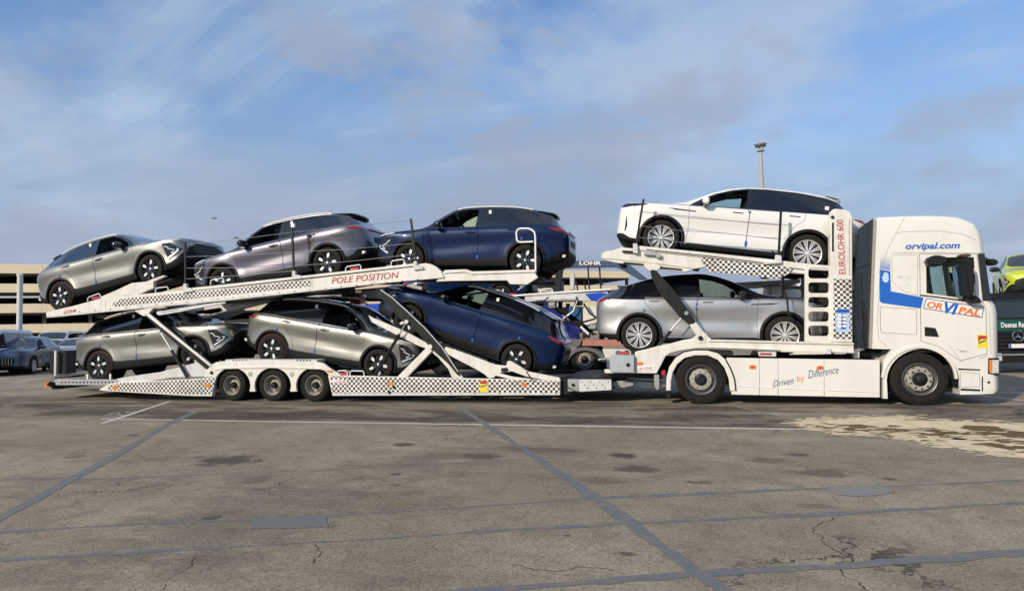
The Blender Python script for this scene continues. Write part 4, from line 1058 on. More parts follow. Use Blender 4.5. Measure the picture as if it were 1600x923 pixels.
def truck_wheel(parent, x, z, y, r, w, style, sgn=-1):
    """y = outer face; sgn -1 faces the viewer"""
    key = (style, r)
    if key not in TW_:
        t = MB(); q = .62 if style != 'trailer' else .63
        prof = [(r * q, 0.01), (r * (q + .04), -.0), (r * .80, -.004), (r * .93, .004), (r * .985, .02), (r, .045)]
        for i in range(3): f = .06 + i * (w - .12) / 3 + .02; prof += [(r, f), (r * .985, f + .004), (r * .985, f + .012), (r, f + .016)]
        prof += [(r, w - .04), (r * .96, w - .01), (r * .8, w), (r * q, w)]
        t.lathe(prof, (0, 0, 0), 56, closed=True)
        for rr in (.70, .86): t.lathe([(r * rr, -.004), (r * (rr + .01), -.009), (r * (rr + .02), -.004)], (0, 0, 0), 56)
        ty = t.me('tyre', M['tyre']); ms = []
        b = MB(); rm = M['rimgrey'] if style == 'drive' else M['rimcream'] if style == 'trailer' else M['rimgrey']
        if style == 'trailer':
            b.lathe([(r * q, .004), (r * .60, -.012), (r * .575, -.006), (r * .565, .03), (r * .555, .05), (r * .53, .055), (r * .52, .08), (r * .50, .145), (r * .46, .160), (r * .30, .150), (r * .26, .120)], (0, 0, 0), 48)
            ms.append(('rim', b.me('rim', rm)))
            h = MB(); h.lathe([(0, -.005), (r * .15, -.005), (r * .19, .01), (r * .20, .10), (r * .27, .11), (r * .27, .15)], (0, 0, 0), 24); ms.append(('hub', h.me('hub', M['blacksteel'])))
            f = MB(); f.lathe([(r * .22, .088), (r * .335, .088), (r * .345, .10), (r * .345, .14)], (0, 0, 0), 32); ms.append(('hub_flange', f.me('hub_flange', mat('cream_hub_flange', (.62, .55, .38), .5, dirt=.4, dscale=12) if 'fl' not in M else M['fl'])))
            nn, nr_, ny = 10, r * .285, .075
        elif style == 'drive':
            b.lathe([(r * q, .004), (r * .60, -.014), (r * .575, -.006), (r * .565, .03), (r * .54, .04), (r * .53, .06), (r * .52, .10), (r * .47, .125), (r * .43, .118)], (0, 0, 0), 48)
            ms.append(('rim', b.me('rim', M['rimgrey'])))
            f = MB(); f.lathe([(r * .50, .122), (r * .45, .07), (r * .42, .035), (r * .26, .028), (r * .24, .035)], (0, 0, 0), 40); ms.append(('rim_disc', f.me('rim_disc', M['rimpale'])))
            h = MB(); h.lathe([(0, -.01), (r * .14, -.01), (r * .16, .0), (r * .23, .01), (r * .235, .05)], (0, 0, 0), 28); ms.append(('hub', h.me('hub', M['blacksteel'])))
            nn, nr_, ny = 10, r * .34, .012
        else:
            b.lathe([(r * q, .004), (r * .60, -.016), (r * .575, -.008), (r * .565, .02), (r * .54, .03), (r * .53, .05), (r * .50, .07), (r * .46, .03)], (0, 0, 0), 48)
            ms.append(('rim', b.me('rim', M['rimgrey'])))
            f = MB(); f.lathe([(r * .50, .065), (r * .46, .02), (r * .43, -.012), (r * .30, -.02), (r * .27, -.012)], (0, 0, 0), 40); ms.append(('rim_disc', f.me('rim_disc', M['rimpale'])))
            h = MB(); h.lathe([(0, -.075), (r * .13, -.075), (r * .17, -.06), (r * .20, -.02), (r * .28, -.012), (r * .285, .02)], (0, 0, 0), 28); ms.append(('hub', h.me('hub', M['blacksteel'])))
            nn, nr_, ny = 10, r * .355, -.045
        bk = MB(); bk.disc((0, .16, 0), r * .62, 32); ms.append(('brake_drum', bk.me('brake_drum', M['dark'])))
        nb = MB(); 
        nb.lathe([(0, ny), (.012, ny), (.015, ny + .008), (.015, ny + .05)], (nr_, 0, 0), 8)
        nut = nb.me('wheel_nut', M['steel'] if style != 'steer' else M['blacksteel'])
        hl = MB(); hl.lathe([(0, .0), (.022, .0), (.024, .01)], (r * .435, .052 if style == 'drive' else .004, 0), 10) ; hole = hl.me('hand_hole', M['dark'])
        TW_[key] = (ty, ms, nut, nn, hole)
    ty, ms, nut, nn, hole = TW_[key]
    o = raw('wheel', ty); o.parent = parent; o.location = (x, y, z); o.rotation_euler = (0, 0, 0 if sgn < 0 else math.pi)
    for n_, m in ms: c = raw(n_, m); c.parent = o
    if sgn < 0:
        for k in range(nn):
            c = raw('wheel_nut', nut); c.parent = o; c.rotation_euler = (0, 2 * math.pi * k / nn + .2, 0)
        if style != 'trailer':
            for k in range(10):
                c = raw('hand_hole', hole); c.parent = o; c.rotation_euler = (0, 2 * math.pi * (k + .5) / 10 + .2, 0)
    return o
M['rimpale'] = mat('pale_steel_disc', (.42, .395, .34), .45, metal=.2, dirt=.5, dscale=14)
M['fl'] = mat('cream_hub_flange', (.52, .48, .37), .5, dirt=.4, dscale=12)

# ================================================================== tractor unit
tr = empty('car_transporter_truck', (0, 1.25, 0)); tag(tr, 'white transporter truck cab with blue and orange lettering carrying two large cars', 'truck')
TR0 = tr.location.copy()
class under:                                             # everything below is given in world space, then hung under the truck
    pass
def adopt(root):
    inv = root.matrix_world.inverted() if False else Matrix.Translation(-root.location)
    for o in bpy.data.objects:
        if o.parent == root: o.matrix_parent_inverse = inv
# cab shell: slices of the side outline, drawn in at the flanks to round the corners
YC = .14
cabo = [(1359, 544), (1362, 450), (1366.5, 339.8), (1400, 338), (1440, 337.2), (1470, 337.6), (1492, 339.5), (1509, 344), (1522, 351), (1531, 360), (1535.5, 371), (1538, 384), (1539.5, 396), (1544, 430), (1551, 470), (1556.5, 477), (1559, 490), (1560, 520), (1560.5, 556), (1561.2, 590), (1561, 608), (1557, 613.5), (1535, 614.5), (1495, 615)]
cabo += arc(1437.5, 594, 56, 50, -14, 188, 22)[1:] + [(1383, 621), (1376, 621), (1376, 562), (1389, 545)]
base = XS(cabo, YC); NB = len(base)
fi = [i for i, (x, y) in enumerate(cabo) if x > 1500 and i < 24]
def weight(i):
    x, y = cabo[i]
    if i >= 24: return 0, 0
    wx = max(0, min(1, (x - 1495) / 45.)); wz = max(0, min(1, (352 - y) / 10.)) if y < 372 else 0
    if y > 600: wx *= .8
    return wx, wz
sl = [(0.0, .16, .09), (.012, .125, .05), (.04, .085, .022), (.09, .04, .006), (.16, .015, 0), (.40, .0, 0), (1.25, -.035, -.02)]
sl = sl + [(2.50 - y, a, b) for y, a, b in sl[-2::-1]]
bm = bmesh.new(); rings = []
for y, fx, fz in sl:
    rg = []
    for i, (X, Z) in enumerate(base):
        wx, wz = weight(i); rg.append(bm.verts.new((X - wx * fx, y, Z - wz * fz)))
    rings.append(rg)
for a, b in zip(rings, rings[1:]):
    for i in range(NB):
        j = (i + 1) % NB; bm.faces.new((a[i], a[j], b[j], b[i]))
caps = [bm.faces.new(rings[0]), bm.faces.new(list(reversed(rings[-1])))]
bmesh.ops.recalc_face_normals(bm, faces=bm.faces)
bmesh.ops.triangulate(bm, faces=caps)
lay = bm.faces.layers.int.new('kind'); KEY = {}
def ck(key, pts, axis='Y', lo=-9, hi=9, old=0, gap=0.0, gk=0):
    KEY.setdefault(key, len(KEY) + 1)
    if gap:
        g_ = 50 + gk; KEY['gap%d' % gk] = g_; carve(bm, lay, pts, g_, old, axis, lo, hi); carve(bm, lay, grow(pts, -gap), KEY[key], g_, axis, lo, hi)
    else: carve(bm, lay, pts, KEY[key], old, axis, lo, hi)
# windscreen, seen from the front
z0, z1 = XZ(1551, 468, YC)[1], XZ(1539.5, 397, YC)[1]; xw = XZ(1524, 430, YC)[0]
ck('shield', [(.006, z0), (2.494, z0), (2.494, z1), (.006, z1)], 'X', xw, 20)
for sd_, (lo, hi) in enumerate(((-1, .03), (2.47, 3))):
    t_ = str(sd_)
    def px(p): return XS(p, 0.0)
    ck('window' + t_, px([(1447, 408), (1449.5, 404), (1462, 402), (1521.5, 401.5), (1525.5, 468), (1512, 467), (1447.5, 458)]), lo=lo, hi=hi)
    ck('door' + t_, gk=sd_, pts=px([(1436.5, 396.5), (1526.5, 396.5), (1533, 440), (1535.5, 469), (1541, 485), (1542.5, 553), (1500, 564), (1487, 555), (1466, 541), (1448, 536), (1438.6, 533)]), lo=lo, hi=hi, gap=.009)
    ck('vent' + t_, px([(1444.5, 510.3), (1461.8, 512.5), (1467.5, 526.5), (1445, 525)]), lo=lo, hi=hi, old=KEY['door' + t_])
    ck('locker' + t_, gk=sd_, pts=px([(1375, 479), (1433, 483), (1432.5, 521), (1430, 523), (1378, 520), (1375.5, 517)]), lo=lo, hi=hi, gap=.007)
    ck('side_panel' + t_, gk=sd_, pts=px([(1395, 398.5), (1434, 397.5), (1434, 462), (1412, 455), (1394, 440), (1393, 402)]), lo=lo, hi=hi, gap=.005)
    ck('step' + t_, gk=sd_, pts=px([(1500, 581), (1531, 583), (1531.5, 604), (1500, 605)]), lo=lo, hi=hi, gap=.006)
ck('deflector', XS([(1350, 330), (1369.5, 330), (1365, 560), (1350, 560)], 0), old=0) if False else None
hub = piece(bm, lay, 0, .03)
cabob = raw('cab', hub); hub.materials.append(M['cab']); hub.set_sharp_from_angle(angle=R(32)); cabob.parent = tr
for p in hub.polygons: p.use_smooth = True
def cp(key, nm, m, rim=.02, sink=0.0, parent=tr):
    me = piece(bm, lay, KEY[key], rim, sink); me.materials.append(m); o = raw(nm, me); o.parent = parent
    for p in me.polygons: p.use_smooth = True
    me.set_sharp_from_angle(angle=R(32)); return o
cp('shield', 'windscreen', M['glasstruck'], 0, .004)
door = None
for t_ in '01':
    d_ = cp('door' + t_, 'door', M['cab']); door = door or d_
    cp('window' + t_, 'window', M['glasstruck'] if 'glasstruck' in M else M['glass'], 0, .006)
    cp('vent' + t_, 'vent', M['black'], 0, .02, tr); cp('locker' + t_, 'locker_lid', M['cab']); cp('side_panel' + t_, 'sleeper_panel', M['cab']); cp('step' + t_, 'step_cover', M['cab'])
for t_ in '01': cp('gap' + t_, 'panel_seam', M['greygroove'], 0, .01)
bm.free()
# window frame, seals, sill line
PT('window_seal', [(1437, 461), (1468, 464.5), (1512, 470.5), (1534, 472)], -.004, .012, M['black'], tr)
PO('pillar_trim', [(1527.5, 396.5), (1538.5, 396), (1543, 430), (1549, 470), (1536, 470), (1533, 440)], -.004, .012, M['blackgloss'], tr, 0)
for pts in ([(1413, 340), (1398, 368), (1384, 396), (1374.5, 430), (1373, 470), (1371, 505), (1373, 530), (1388, 543)], [(1398, 366), (1410, 362), (1470, 361), (1505, 366), (1525, 375)], [(1366, 342), (1364.5, 430), (1362, 542)],
            [(1391, 397), (1394, 395), (1480, 394.6), (1536, 395.5)], [(1545, 486), (1547, 520), (1548, 553)], [(1543, 555), (1530, 560)], [(1481, 537), (1496, 556), (1503, 566)]):
    PT('panel_groove', pts, .0005, .0042, M['greygroove'] if 'greygroove' in M else M['slab'], tr, 5)
# lettering
ptext('orvipal.com', (1415, 386), (1500, 384.5), 13, -.005, M['bluetxt'], tr, shear=.28, bold=.022)
plate = PO('logo_plate', [(1447, 465.8), (1537.8, 479.7), (1534.5, 496.6), (1442.8, 481.8)], -.004, .0, M['navytxt'], tr, 0)
PO('logo_plate', [(1448, 467.1), (1536.4, 480.6), (1533.6, 495.2), (1444.1, 480.9)], -.0055, -.004, M['whitetxt'], tr, 0)
ptext('OR', (1448.5, 475), (1473, 478.9), 10.5, -.008, M['orangetxt'], tr, bold=.035, shear=.15)
ptext('VI', (1474.5, 480), (1496.5, 483.4), 17, -.009, M['bluetxt'], tr, bold=.035, shear=.2)
ptext('PAL', (1498, 483.8), (1532, 489), 10.5, -.008, M['orangetxt'], tr, bold=.035, shear=.15)
PO('blue_stripe', [(1374.3, 420.5), (1391, 423.5), (1392, 454.8), (1443, 464.8), (1438.8, 481.8), (1378, 473.4), (1374.4, 470)], -.002, .001, M['bluetxt'], tr, 0)
for i in range(6):
    PO('thin_stripe', [(1375, 402 + i * 3.1 - i * .1), (1391, 404 + i * 3.1), (1391, 404.4 + i * 3.1 + i * .32), (1375, 402.4 + i * 3.1 + i * .25)], -.002, .001, M['bluetxt'], tr, 0)
def splat(cx, cy, rx, ry, n, seed):
    rnd = random.Random(seed); return [(cx + rx * math.cos(2 * math.pi * i / n) * rnd.uniform(.65, 1.05), cy + ry * math.sin(2 * math.pi * i / n) * rnd.uniform(.65, 1.05)) for i in range(n)]
PO('pale_emblem', splat(1384, 434, 6, 9, 20, 3), -.006, -.003, M['lightpale'] if 'lightpale' in M else M['lightblue'], tr, 0)
for e_ in ((1404, 431, 5, 4, 1), (1413, 434, 7, 6, 2), (1423, 432, 5, 3, 3), (1417, 443, 4, 4, 4)): PO('pale_emblem', splat(e_[0], e_[1], e_[2], e_[3], 14, e_[4]), -.004, .001, M['palegrey'] if 'palegrey' in M else M['lightblue'], tr, 0)
PO('warning_sticker', [(1527, 522.5), (1543.5, 523), (1543.3, 543.5), (1527.5, 543)], -.004, .001, M['yellow'], tr, 0)
PO('warning_sticker_top', [(1528.5, 524), (1542, 524.5), (1542, 529), (1533, 529.5), (1528.5, 534)], -.0055, -.004, M['redtxt'], tr, 0)
PO('warning_sticker_mark', [(1529, 534.5), (1541, 530), (1541, 532), (1529, 537)], -.006, -.004, M['navytxt'], tr, 0)
PO('model_badge', [(1494.5, 544.5), (1502, 548), (1513, 548.5), (1503, 549.5)], -.006, .001, M['rimgrey'], tr, 0)
# front corner: lamp, bumper slots
PO('headlight', [(1546, 561.5), (1561, 561.5), (1561.4, 583.5), (1545.5, 581)], .002, .45, M['lens'], tr, .01)
PO('headlight_surround', [(1544, 559), (1561.4, 559), (1561.6, 562), (1547.5, 562), (1547, 582), (1561.6, 584.5), (1561.4, 587), (1543.5, 584)], -.003, .30, M['black'], tr, .004)
PO('turn_signal', [(1545.5, 562), (1551, 561.8), (1551, 581.8), (1545, 580.6)], -.005, .1, M['orange'], tr, .006)
for p in ([(1497, 575.2), (1531.5, 576.6), (1531.5, 578.8), (1497, 577.6)], [(1501, 606.5), (1531.5, 608), (1531.5, 611), (1501, 609.8)], [(1534, 588), (1536, 588), (1536, 611), (1534, 611)]): PO('bumper_slot', p, -.002, .02, M['black'], tr, 0)
MB().disc(W(1545, 597, -.004), .022, 14).ob('tow_point', M['black'], tr)
PO('side_marker', [(1492.5, 577), (1495.5, 579), (1496.5, 585), (1494, 586)], -.004, .02, M['redtxt'], tr, .004)
# wheel-arch liner and lip
wl = MB(); aa = arc(1437.5, 594, 55, 49, -12, 186, 22); vs = []
for x_, y_ in aa:
    p = XZ(x_, y_, YC); vs += [(p[0], .015, p[1]), (p[0], .75, p[1])]
wl._add(vs, [(2 * i, 2 * i + 1, 2 * i + 3, 2 * i + 2) for i in range(len(aa) - 1)], 0, True); wl.ob('arch_liner', M['dark'], tr)
q_ = arc(1437.5, 594, 55.5, 50, 2, 176, 22); q2_ = arc(1437.5, 594, 60, 55.5, 176, 2, 22)
PO('fender_lip', q_ + q2_, -.02, .05, M['cab'], tr, .008)
# mirrors
def pod(name, px, y0, y1, m, bev=.03): return PO(name, px, y0, y1, m, tr, bev, 2)
pod('kerb_mirror', [(1450, 404), (1456, 400), (1462, 398.5), (1474, 399), (1481, 402), (1482, 407), (1478, 412), (1468, 416), (1455, 416), (1449, 411)], -.26, -.06, M['black'], .03)
pod('mirror_housing', [(1505, 403), (1511, 402), (1518, 404), (1522, 412), (1523.5, 435), (1523, 458), (1519, 464), (1513, 463), (1511, 445), (1509, 425), (1505, 414)], -.34, -.12, M['black'], .03)
PO('mirror_glass', [(1488, 418), (1507, 409), (1509, 425), (1510, 463), (1499, 463), (1493, 458), (1490, 440)], -.16, -.13, M['mirrorglass'] if 'mirrorglass' in M else M['glassdark'], tr, .008)
pod('mirror_bracket', [(1512, 460), (1526, 462), (1534, 468), (1533, 473), (1520, 474), (1512, 468)], -.2, .01, M['black'], .012)
pod('mirror_cap', [(1502, 398), (1508, 395.5), (1517, 396.5), (1519, 400), (1510, 401.5), (1503, 401)], -.22, .0, M['mirrorcap'] if 'mirrorcap' in M else M['black'], .012)
pod('front_mirror', [(1543, 405), (1549, 403.6), (1558, 405), (1561.5, 408.5), (1560.5, 413), (1555, 414.5), (1548, 412), (1544, 409)], .05, .28, M['black'], .02)
PT('mirror_arm', [(1537, 402), (1541, 403.5), (1546, 407)], .12, .014, M['black'], tr)
# cabin contents
ci = MB(); ci.box((XZ(1440, 500)[0], .35, 1.35), (XZ(1440, 500)[0] + .12, 1.0, 2.2), .05); ci.box((XZ(1440, 500)[0], .3, 1.2), (XZ(1480, 500)[0], 1.0, 1.5), .06); ci.box((XZ(1440, 500)[0], 1.5, 1.35), (XZ(1440, 500)[0] + .12, 2.2, 2.2), .05)
ci.box((XZ(1525, 500)[0], .1, 1.2), (XZ(1545, 500)[0], 2.4, 1.62), .05)
ci.ob('cab_seats', M['interior2'] if 'interior2' in M else M['interior'], tr)
MB().box((XZ(1378, 500)[0], .06, .95), (XZ(1540, 500)[0], 2.44, 1.1)).ob('cab_floor', M['dark'], tr)
# rear deflector between cab and tower, chassis behind it
PO('air_deflector', [(1342, 357), (1364.5, 341), (1362, 430), (1357, 545), (1333, 541), (1334, 430)], .18, .24, M['deflector'] if 'deflector' in M else M['blacksteel'], tr, .01)
PO('cab_back', [(1360, 345), (1363, 345), (1360, 543), (1357, 543)], .24, 2.3, M['blacksteel'], tr, 0)
for k_, px_ in enumerate(([(1337, 420), (1360, 412)], [(1340, 365), (1338, 405)], [(1341, 428), (1346, 426), (1347, 500), (1341, 500), (1341, 428)])): PT('deflector_rib', px_, .175, .010, M['black'], tr, 6)
PT('air_hose', [(1348, 470), (1352, 500), (1350, 525), (1354, 545)], .15, .016, M['black'], tr)
tank = MB(); c = W(1339.5, 529, .45); tank.lathe([(0, -.22), (.055, -.22), (.085, -.19), (.09, .10), (.085, .2), (.04, .24), (0, .24)], (c.x, .33, c.z), 20, axis='Z'); tank.ob('water_tank', M['greywhite'], tr)
PO('tank_bracket', [(1334, 545), (1343, 545), (1343, 560), (1334, 560)], .2, .35, M['white'], tr)
# side skirt in panels
skx = [(1135, 1143), (1210, 1217), (1286, 1292), (1336, 1338), (1375, 1375)]
xs_ = [1134.8, 1187, 1216, 1288, 1375]
for a, b in zip(xs_, xs_[1:]):
    ya = lambda x: 558.6 + (x - 1134.8) * .0145; yb = lambda x: 616.3 + (x - 1143) * .0195
    f = [(a + .25, ya(a)), (b - .25, ya(b)), (b - .25, yb(b)), (a + .25 + (8 if a < 1140 else 0), yb(a))]
    PO('side_skirt', f, -.0, .05, M['cab'], tr, .005)
PT('skirt_crease', [(1143, 602), (1216, 606), (1288, 609), (1374, 612.5)], .004, .012, M['cab'], tr)
for x_, y_ in ((1176, 573), (1281.5, 574.2)):
    PO('side_marker', [(x_ - 5, y_ - 2.8), (x_ + 5, y_ - 2.8), (x_ + 5, y_ + 2.8), (x_ - 5, y_ + 2.8)], -.016, .002, M['orange'], tr, .004)
    PO('marker_core', [(x_ - 2, y_ - 1), (x_ + 2, y_ - 1), (x_ + 2, y_ + 1), (x_ - 2, y_ + 1)], -.019, -.014, M['redtxt'], tr, 0)
ptext('Driven', (1207, 599.5), (1240, 594), 10, -.006, M['navytxt'], tr, shear=.5, bold=-.014)
ptext('by', (1245, 593), (1257, 591), 12, -.006, M['orangetxt'], tr, shear=.3, bold=-.014)
ptext('Difference', (1262, 585), (1310, 576.5), 12, -.006, M['navytxt'], tr, shear=.5, bold=-.014)
# chassis
ch = MB(); ch.box((-1.1, .75, .55), (5.0, .86, .85), .01); ch.box((-1.1, 1.7, .55), (5.0, 1.81, .85), .01); ch.box((.9, .35, .35), (3.2, 2.2, .80), .03); ch.box((3.3, .3, .3), (5.45, 2.2, .7), .03); ch.ob('chassis', M['dark'], tr)
# rear mudguard
def guard(cx, cy, ro, ri, a0, a1, y0, y1, parent, m, sq=1.0): return PO('mudguard', arc(cx, cy, ro, ro * sq, a0, a1, 24) + arc(cx, cy, ri, ri * sq, a1, a0, 24), y0, y1, m, parent, .008)
gd = [(1041, 610), (1041.5, 590), (1046, 573), (1056, 559), (1069, 550.5), (1085, 547.5), (1105, 547.5), (1122, 552), (1134, 562), (1142, 577), (1147.5, 592), (1149.5, 610), (1141, 611), (1139, 592), (1132, 574), (1122, 562), (1106, 555), (1086, 555), (1070, 559), (1058, 569), (1051, 582), (1048.5, 596), (1048, 610)]
PO('mudguard', gd, -.02, .55, M['cab'], tr, .01, 2); PT('mudguard_edge', [(1149.5, 610), (1147.5, 592), (1142, 577), (1134, 562)], -.018, .012, M['black'], tr)
PO('mud_flap', [(1041.5, 609), (1048, 609), (1048, 622), (1042, 623)], .05, .5, M['black'], tr)
drx, dry = XZ(1095, 590, .02), XZ(1437.5, 594, .02)
truck_wheel(tr, drx[0], .472, .02, .472, .30, 'drive'); truck_wheel(tr, drx[0], .472, .36, .472, .28, 'drive'); truck_wheel(tr, drx[0], .472, 2.48, .472, .30, 'drive', 1)
truck_wheel(tr, dry[0], .472, .03, .472, .31, 'steer'); truck_wheel(tr, dry[0], .472, 2.46, .472, .31, 'steer', 1)
MB().cyl((drx[0], .3, .47), (drx[0], 2.2, .47), .12, 12).ob('axle', M['dark'], tr); MB().cyl((dry[0], .3, .45), (dry[0], 2.2, .45), .07, 12).ob('axle', M['dark'], tr)
# ---- carrier body on the truck
for y0, y1 in ((.0, .14), (2.41, 2.55)):
    PO('lower_deck_beam', [(992, 549.5), (1010, 545.5), (1026, 541), (1046, 537), (1066, 531.5), (1083, 528.5), (1088, 523.4), (1091, 519), (1103, 519), (1107, 526), (1113, 531), (1200, 532.5), (1334, 536.5), (1334.7, 552), (1258, 550.5), (1140, 546), (1110, 543.5), (1086, 544), (1060, 548), (1046, 552), (1039.5, 557), (1033, 570), (1026, 583.5), (945, 583), (944, 577), (992, 577)], y0, y1, M['white'], tr, .012)
PO('beam_flange', [(1107, 530), (1334.5, 535.5), (1334.5, 538.5), (1107, 533)], -.03, .02, M['white'], tr, .004)
PO('beam_flange', [(1107, 540.5), (1258, 546), (1334.5, 549), (1334.5, 551.5), (1258, 548.5), (1107, 543)], -.03, .02, M['white'], tr, .004)
PO('toolbox', [(1088, 546), (1145, 548), (1146, 556), (1090, 554)], .05, .4, M['dark'], tr)
PO('slide_rod', [(1220, 545.5), (1293, 547.5), (1293, 551.5), (1220, 549.5)], -.06, -.03, M['white'], tr, .004)
PO('rod_clamp', [(1291, 545), (1299, 545), (1299, 553), (1291, 553)], -.07, -.02, M['greywhite'], tr, .004)
PO('plate_frame', [(1184, 549), (1213, 549.5), (1213, 557), (1186, 556.5)], -.02, .0, M['greywhite'], tr, .006); PO('plate_text', [(1188, 551), (1206, 551.4), (1206, 554.6), (1188, 554.2)], -.024, -.02, M['redtxt'], tr, 0)
PO('control_box', [(952.5, 557), (957, 554.5), (991, 554.5), (991.5, 583), (956, 582), (952.5, 579)], -.10, .25, M['boxgrey'] if 'boxgrey' in M else M['galv'], tr, .015)
MB().lathe([(0, -.01), (.035, -.01), (.04, 0)], W(981.5, 570, -.10), 16).ob('box_lock', M['black'], tr)
PT('box_rail', [(961, 555), (961, 549), (964, 546.5), (982, 546.5), (985, 549), (985, 555)], -.05, .013, M['greywhite'], tr)
PO('box_label', [(966, 549), (983, 549), (983, 553), (966, 553)], -.03, .0, M['redtxt'], tr, 0)
PO('side_marker', [(995, 565.5), (1004.5, 565.5), (1004.5, 570), (995, 570)], -.012, .002, M['orange'], tr, .004)
PO('badge_plate', [(995.5, 571.5), (1023, 571.5), (1022, 577.5), (995.5, 577.5)], -.006, .002, M['paper'], tr, 0); ptext('air LOHR', (999, 574.7), (1019, 574.7), 4, -.008, M['redtxt'], tr, shear=.2)
PO('red_reservoir', [(1033, 578), (1039.5, 578), (1039.5, 586.5), (1033, 586.5)], .1, .3, M['redpaint'] if 'redpaint' in M else M['red'], tr, .015)
PO('rear_bracket', [(1022, 585), (1030, 585), (1030, 608), (1025, 609), (1022, 600)], -.0, .06, M['galv'], tr, .006)
PT('hose', [(935, 562), (948, 560), (955, 565)], .1, .025, M['galv'], tr)
# tower: ladder plate with five openings and the tall lettered plate
lp0, lp1 = XZ(1257.5, 412), XZ(1301.5, 531)
tw = bmesh.new(); outline = XS([(1257.5, 412.5), (1301.5, 415), (1301.5, 535), (1257.5, 533)])
f = tw.faces.new([tw.verts.new((a, 0, b)) for a, b in outline]); lay2 = tw.faces.layers.int.new('kind')
for (ya_, yb_) in ((418.6, 435), (441, 457.7), (463.9, 480.3), (486.5, 502.3), (508.4, 524.8)):
    xa_, xb_, rr = 1263, 1295.4, 5
    o_ = arc(xb_ - rr, ya_ + rr, rr, rr, 90, 0, 4) + arc(xb_ - rr, yb_ - rr, rr, rr, 0, -90, 4) + arc(xa_ + rr, yb_ - rr, rr, rr, -90, -180, 4) + arc(xa_ + rr, ya_ + rr, rr, rr, 180, 90, 4)
    carve(tw, lay2, XS(o_, 0), 1)
bmesh.ops.delete(tw, geom=[f for f in tw.faces if f[lay2] == 1], context='FACES')
r_ = bmesh.ops.extrude_face_region(tw, geom=list(tw.faces)); bmesh.ops.translate(tw, verts=[v for v in r_['geom'] if isinstance(v, bmesh.types.BMVert)], vec=(0, .05, 0)); bmesh.ops.recalc_face_normals(tw, faces=tw.faces)
tme = bpy.data.meshes.new('ladder_plate'); tw.to_mesh(tme); tw.free(); tme.materials.append(M['white'])
lo_ = raw('ladder_plate', tme); lo_.parent = tr; l2 = raw('ladder_plate', tme); l2.parent = tr; l2.location = (0, 2.50, 0)
PO('ladder_back', [(1262, 416), (1297, 417), (1297, 530), (1262, 529)], .42, .45, M['dark'], tr, 0)
for y0, y1 in ((-.03, .16), (2.39, 2.58)):
    PO('tower_plate', [(1297.5, 335), (1299, 329), (1304, 326), (1320, 327.5), (1328, 331), (1331.5, 340), (1332, 535), (1298, 534)], y0, y1, M['white'], tr, .012, 2)
PO('tower_crossbeam', [(1300, 330), (1325, 331), (1325, 345), (1300, 344)], .16, 2.39, M['white'], tr)
PO('tower_slot', [(1300, 348), (1303, 348), (1303, 393), (1300, 393)], -.034, -.02, M['blacksteel'], tr, 0)
MB().lathe([(0, -.02), (.03, -.02), (.03, 0)], W(1300.5, 339.5, -.03), 12).ob('bolt', M['blacksteel'], tr)
ch_ = PO('chequered_strip', [(1302.5, 435.5), (1331, 436), (1331, 529.5), (1302.5, 529)], -.034, -.028, M['check_big'], tr, 0)
pr_ = [(1326.5, 343 + i * 3.4) for i in range(26)]
for p in pr_: PO('rivet', [(p[0], p[1]), (p[0] + 1.2, p[1]), (p[0] + 1.2, p[1] + 1.6), (p[0], p[1] + 1.6)], -.034, -.03, M['blacksteel'], tr, 0)
o_ = text('EUROLOHR 600', 'lettering', 1.0, M['redtxt'], extrude=.002, bold=.004); xs = [v.co.x for v in o_.data.vertices]; ys = [v.co.y for v in o_.data.vertices]
pb_, pt_ = W(1314.3, 428, -.034), W(1314.3, 343, -.034); hgt = pt_.z - pb_.z; wd_ = XZ(1319.5, 385, -.034)[0] - XZ(1309, 385, -.034)[0]
o_.data.transform(Matrix.Translation(((pb_.x + pt_.x) / 2, -.033, (pb_.z + pt_.z) / 2)) @ Matrix.Rotation(R(-90), 4, 'Y') @ Matrix.Rotation(R(90), 4, 'X') @ Matrix.Diagonal((hgt / (max(xs) - min(xs)), wd_ / (max(ys) - min(ys)), 1, 1)) @ Matrix.Translation((-(max(xs) + min(xs)) / 2, -(max(ys) + min(ys)) / 2, 0)))
o_.parent = tr
PO('instruction_label', [(1306.5, 482), (1327, 482), (1327, 519), (1306.5, 519)], -.038, -.03, M['lightblue'], tr, 0)
PO('label_header', [(1307, 483), (1326.5, 483), (1326.5, 488.5), (1307, 488.5)], -.041, -.036, M['bluefilm'], tr, 0)
PO('label_core', [(1314, 490), (1322, 490), (1322, 514), (1314, 514)], -.040, -.036, M['bluefilm'], tr, 0)
for i in range(4):
    for xx in (1309, 1316.5): PO('label_field', [(xx, 491 + i * 5.5), (xx + 6, 491 + i * 5.5), (xx + 6, 494.6 + i * 5.5), (xx, 494.6 + i * 5.5)], -.043, -.038, M['paper'], tr, 0)
PT('tower_hose', [(1226, 455), (1230, 470), (1232, 490), (1240, 505), (1256, 512)], .06, .018, M['black'], tr); PT('tower_hose', [(1240, 416), (1262, 420), (1284, 424), (1292, 431)], .1, .014, M['black'], tr)
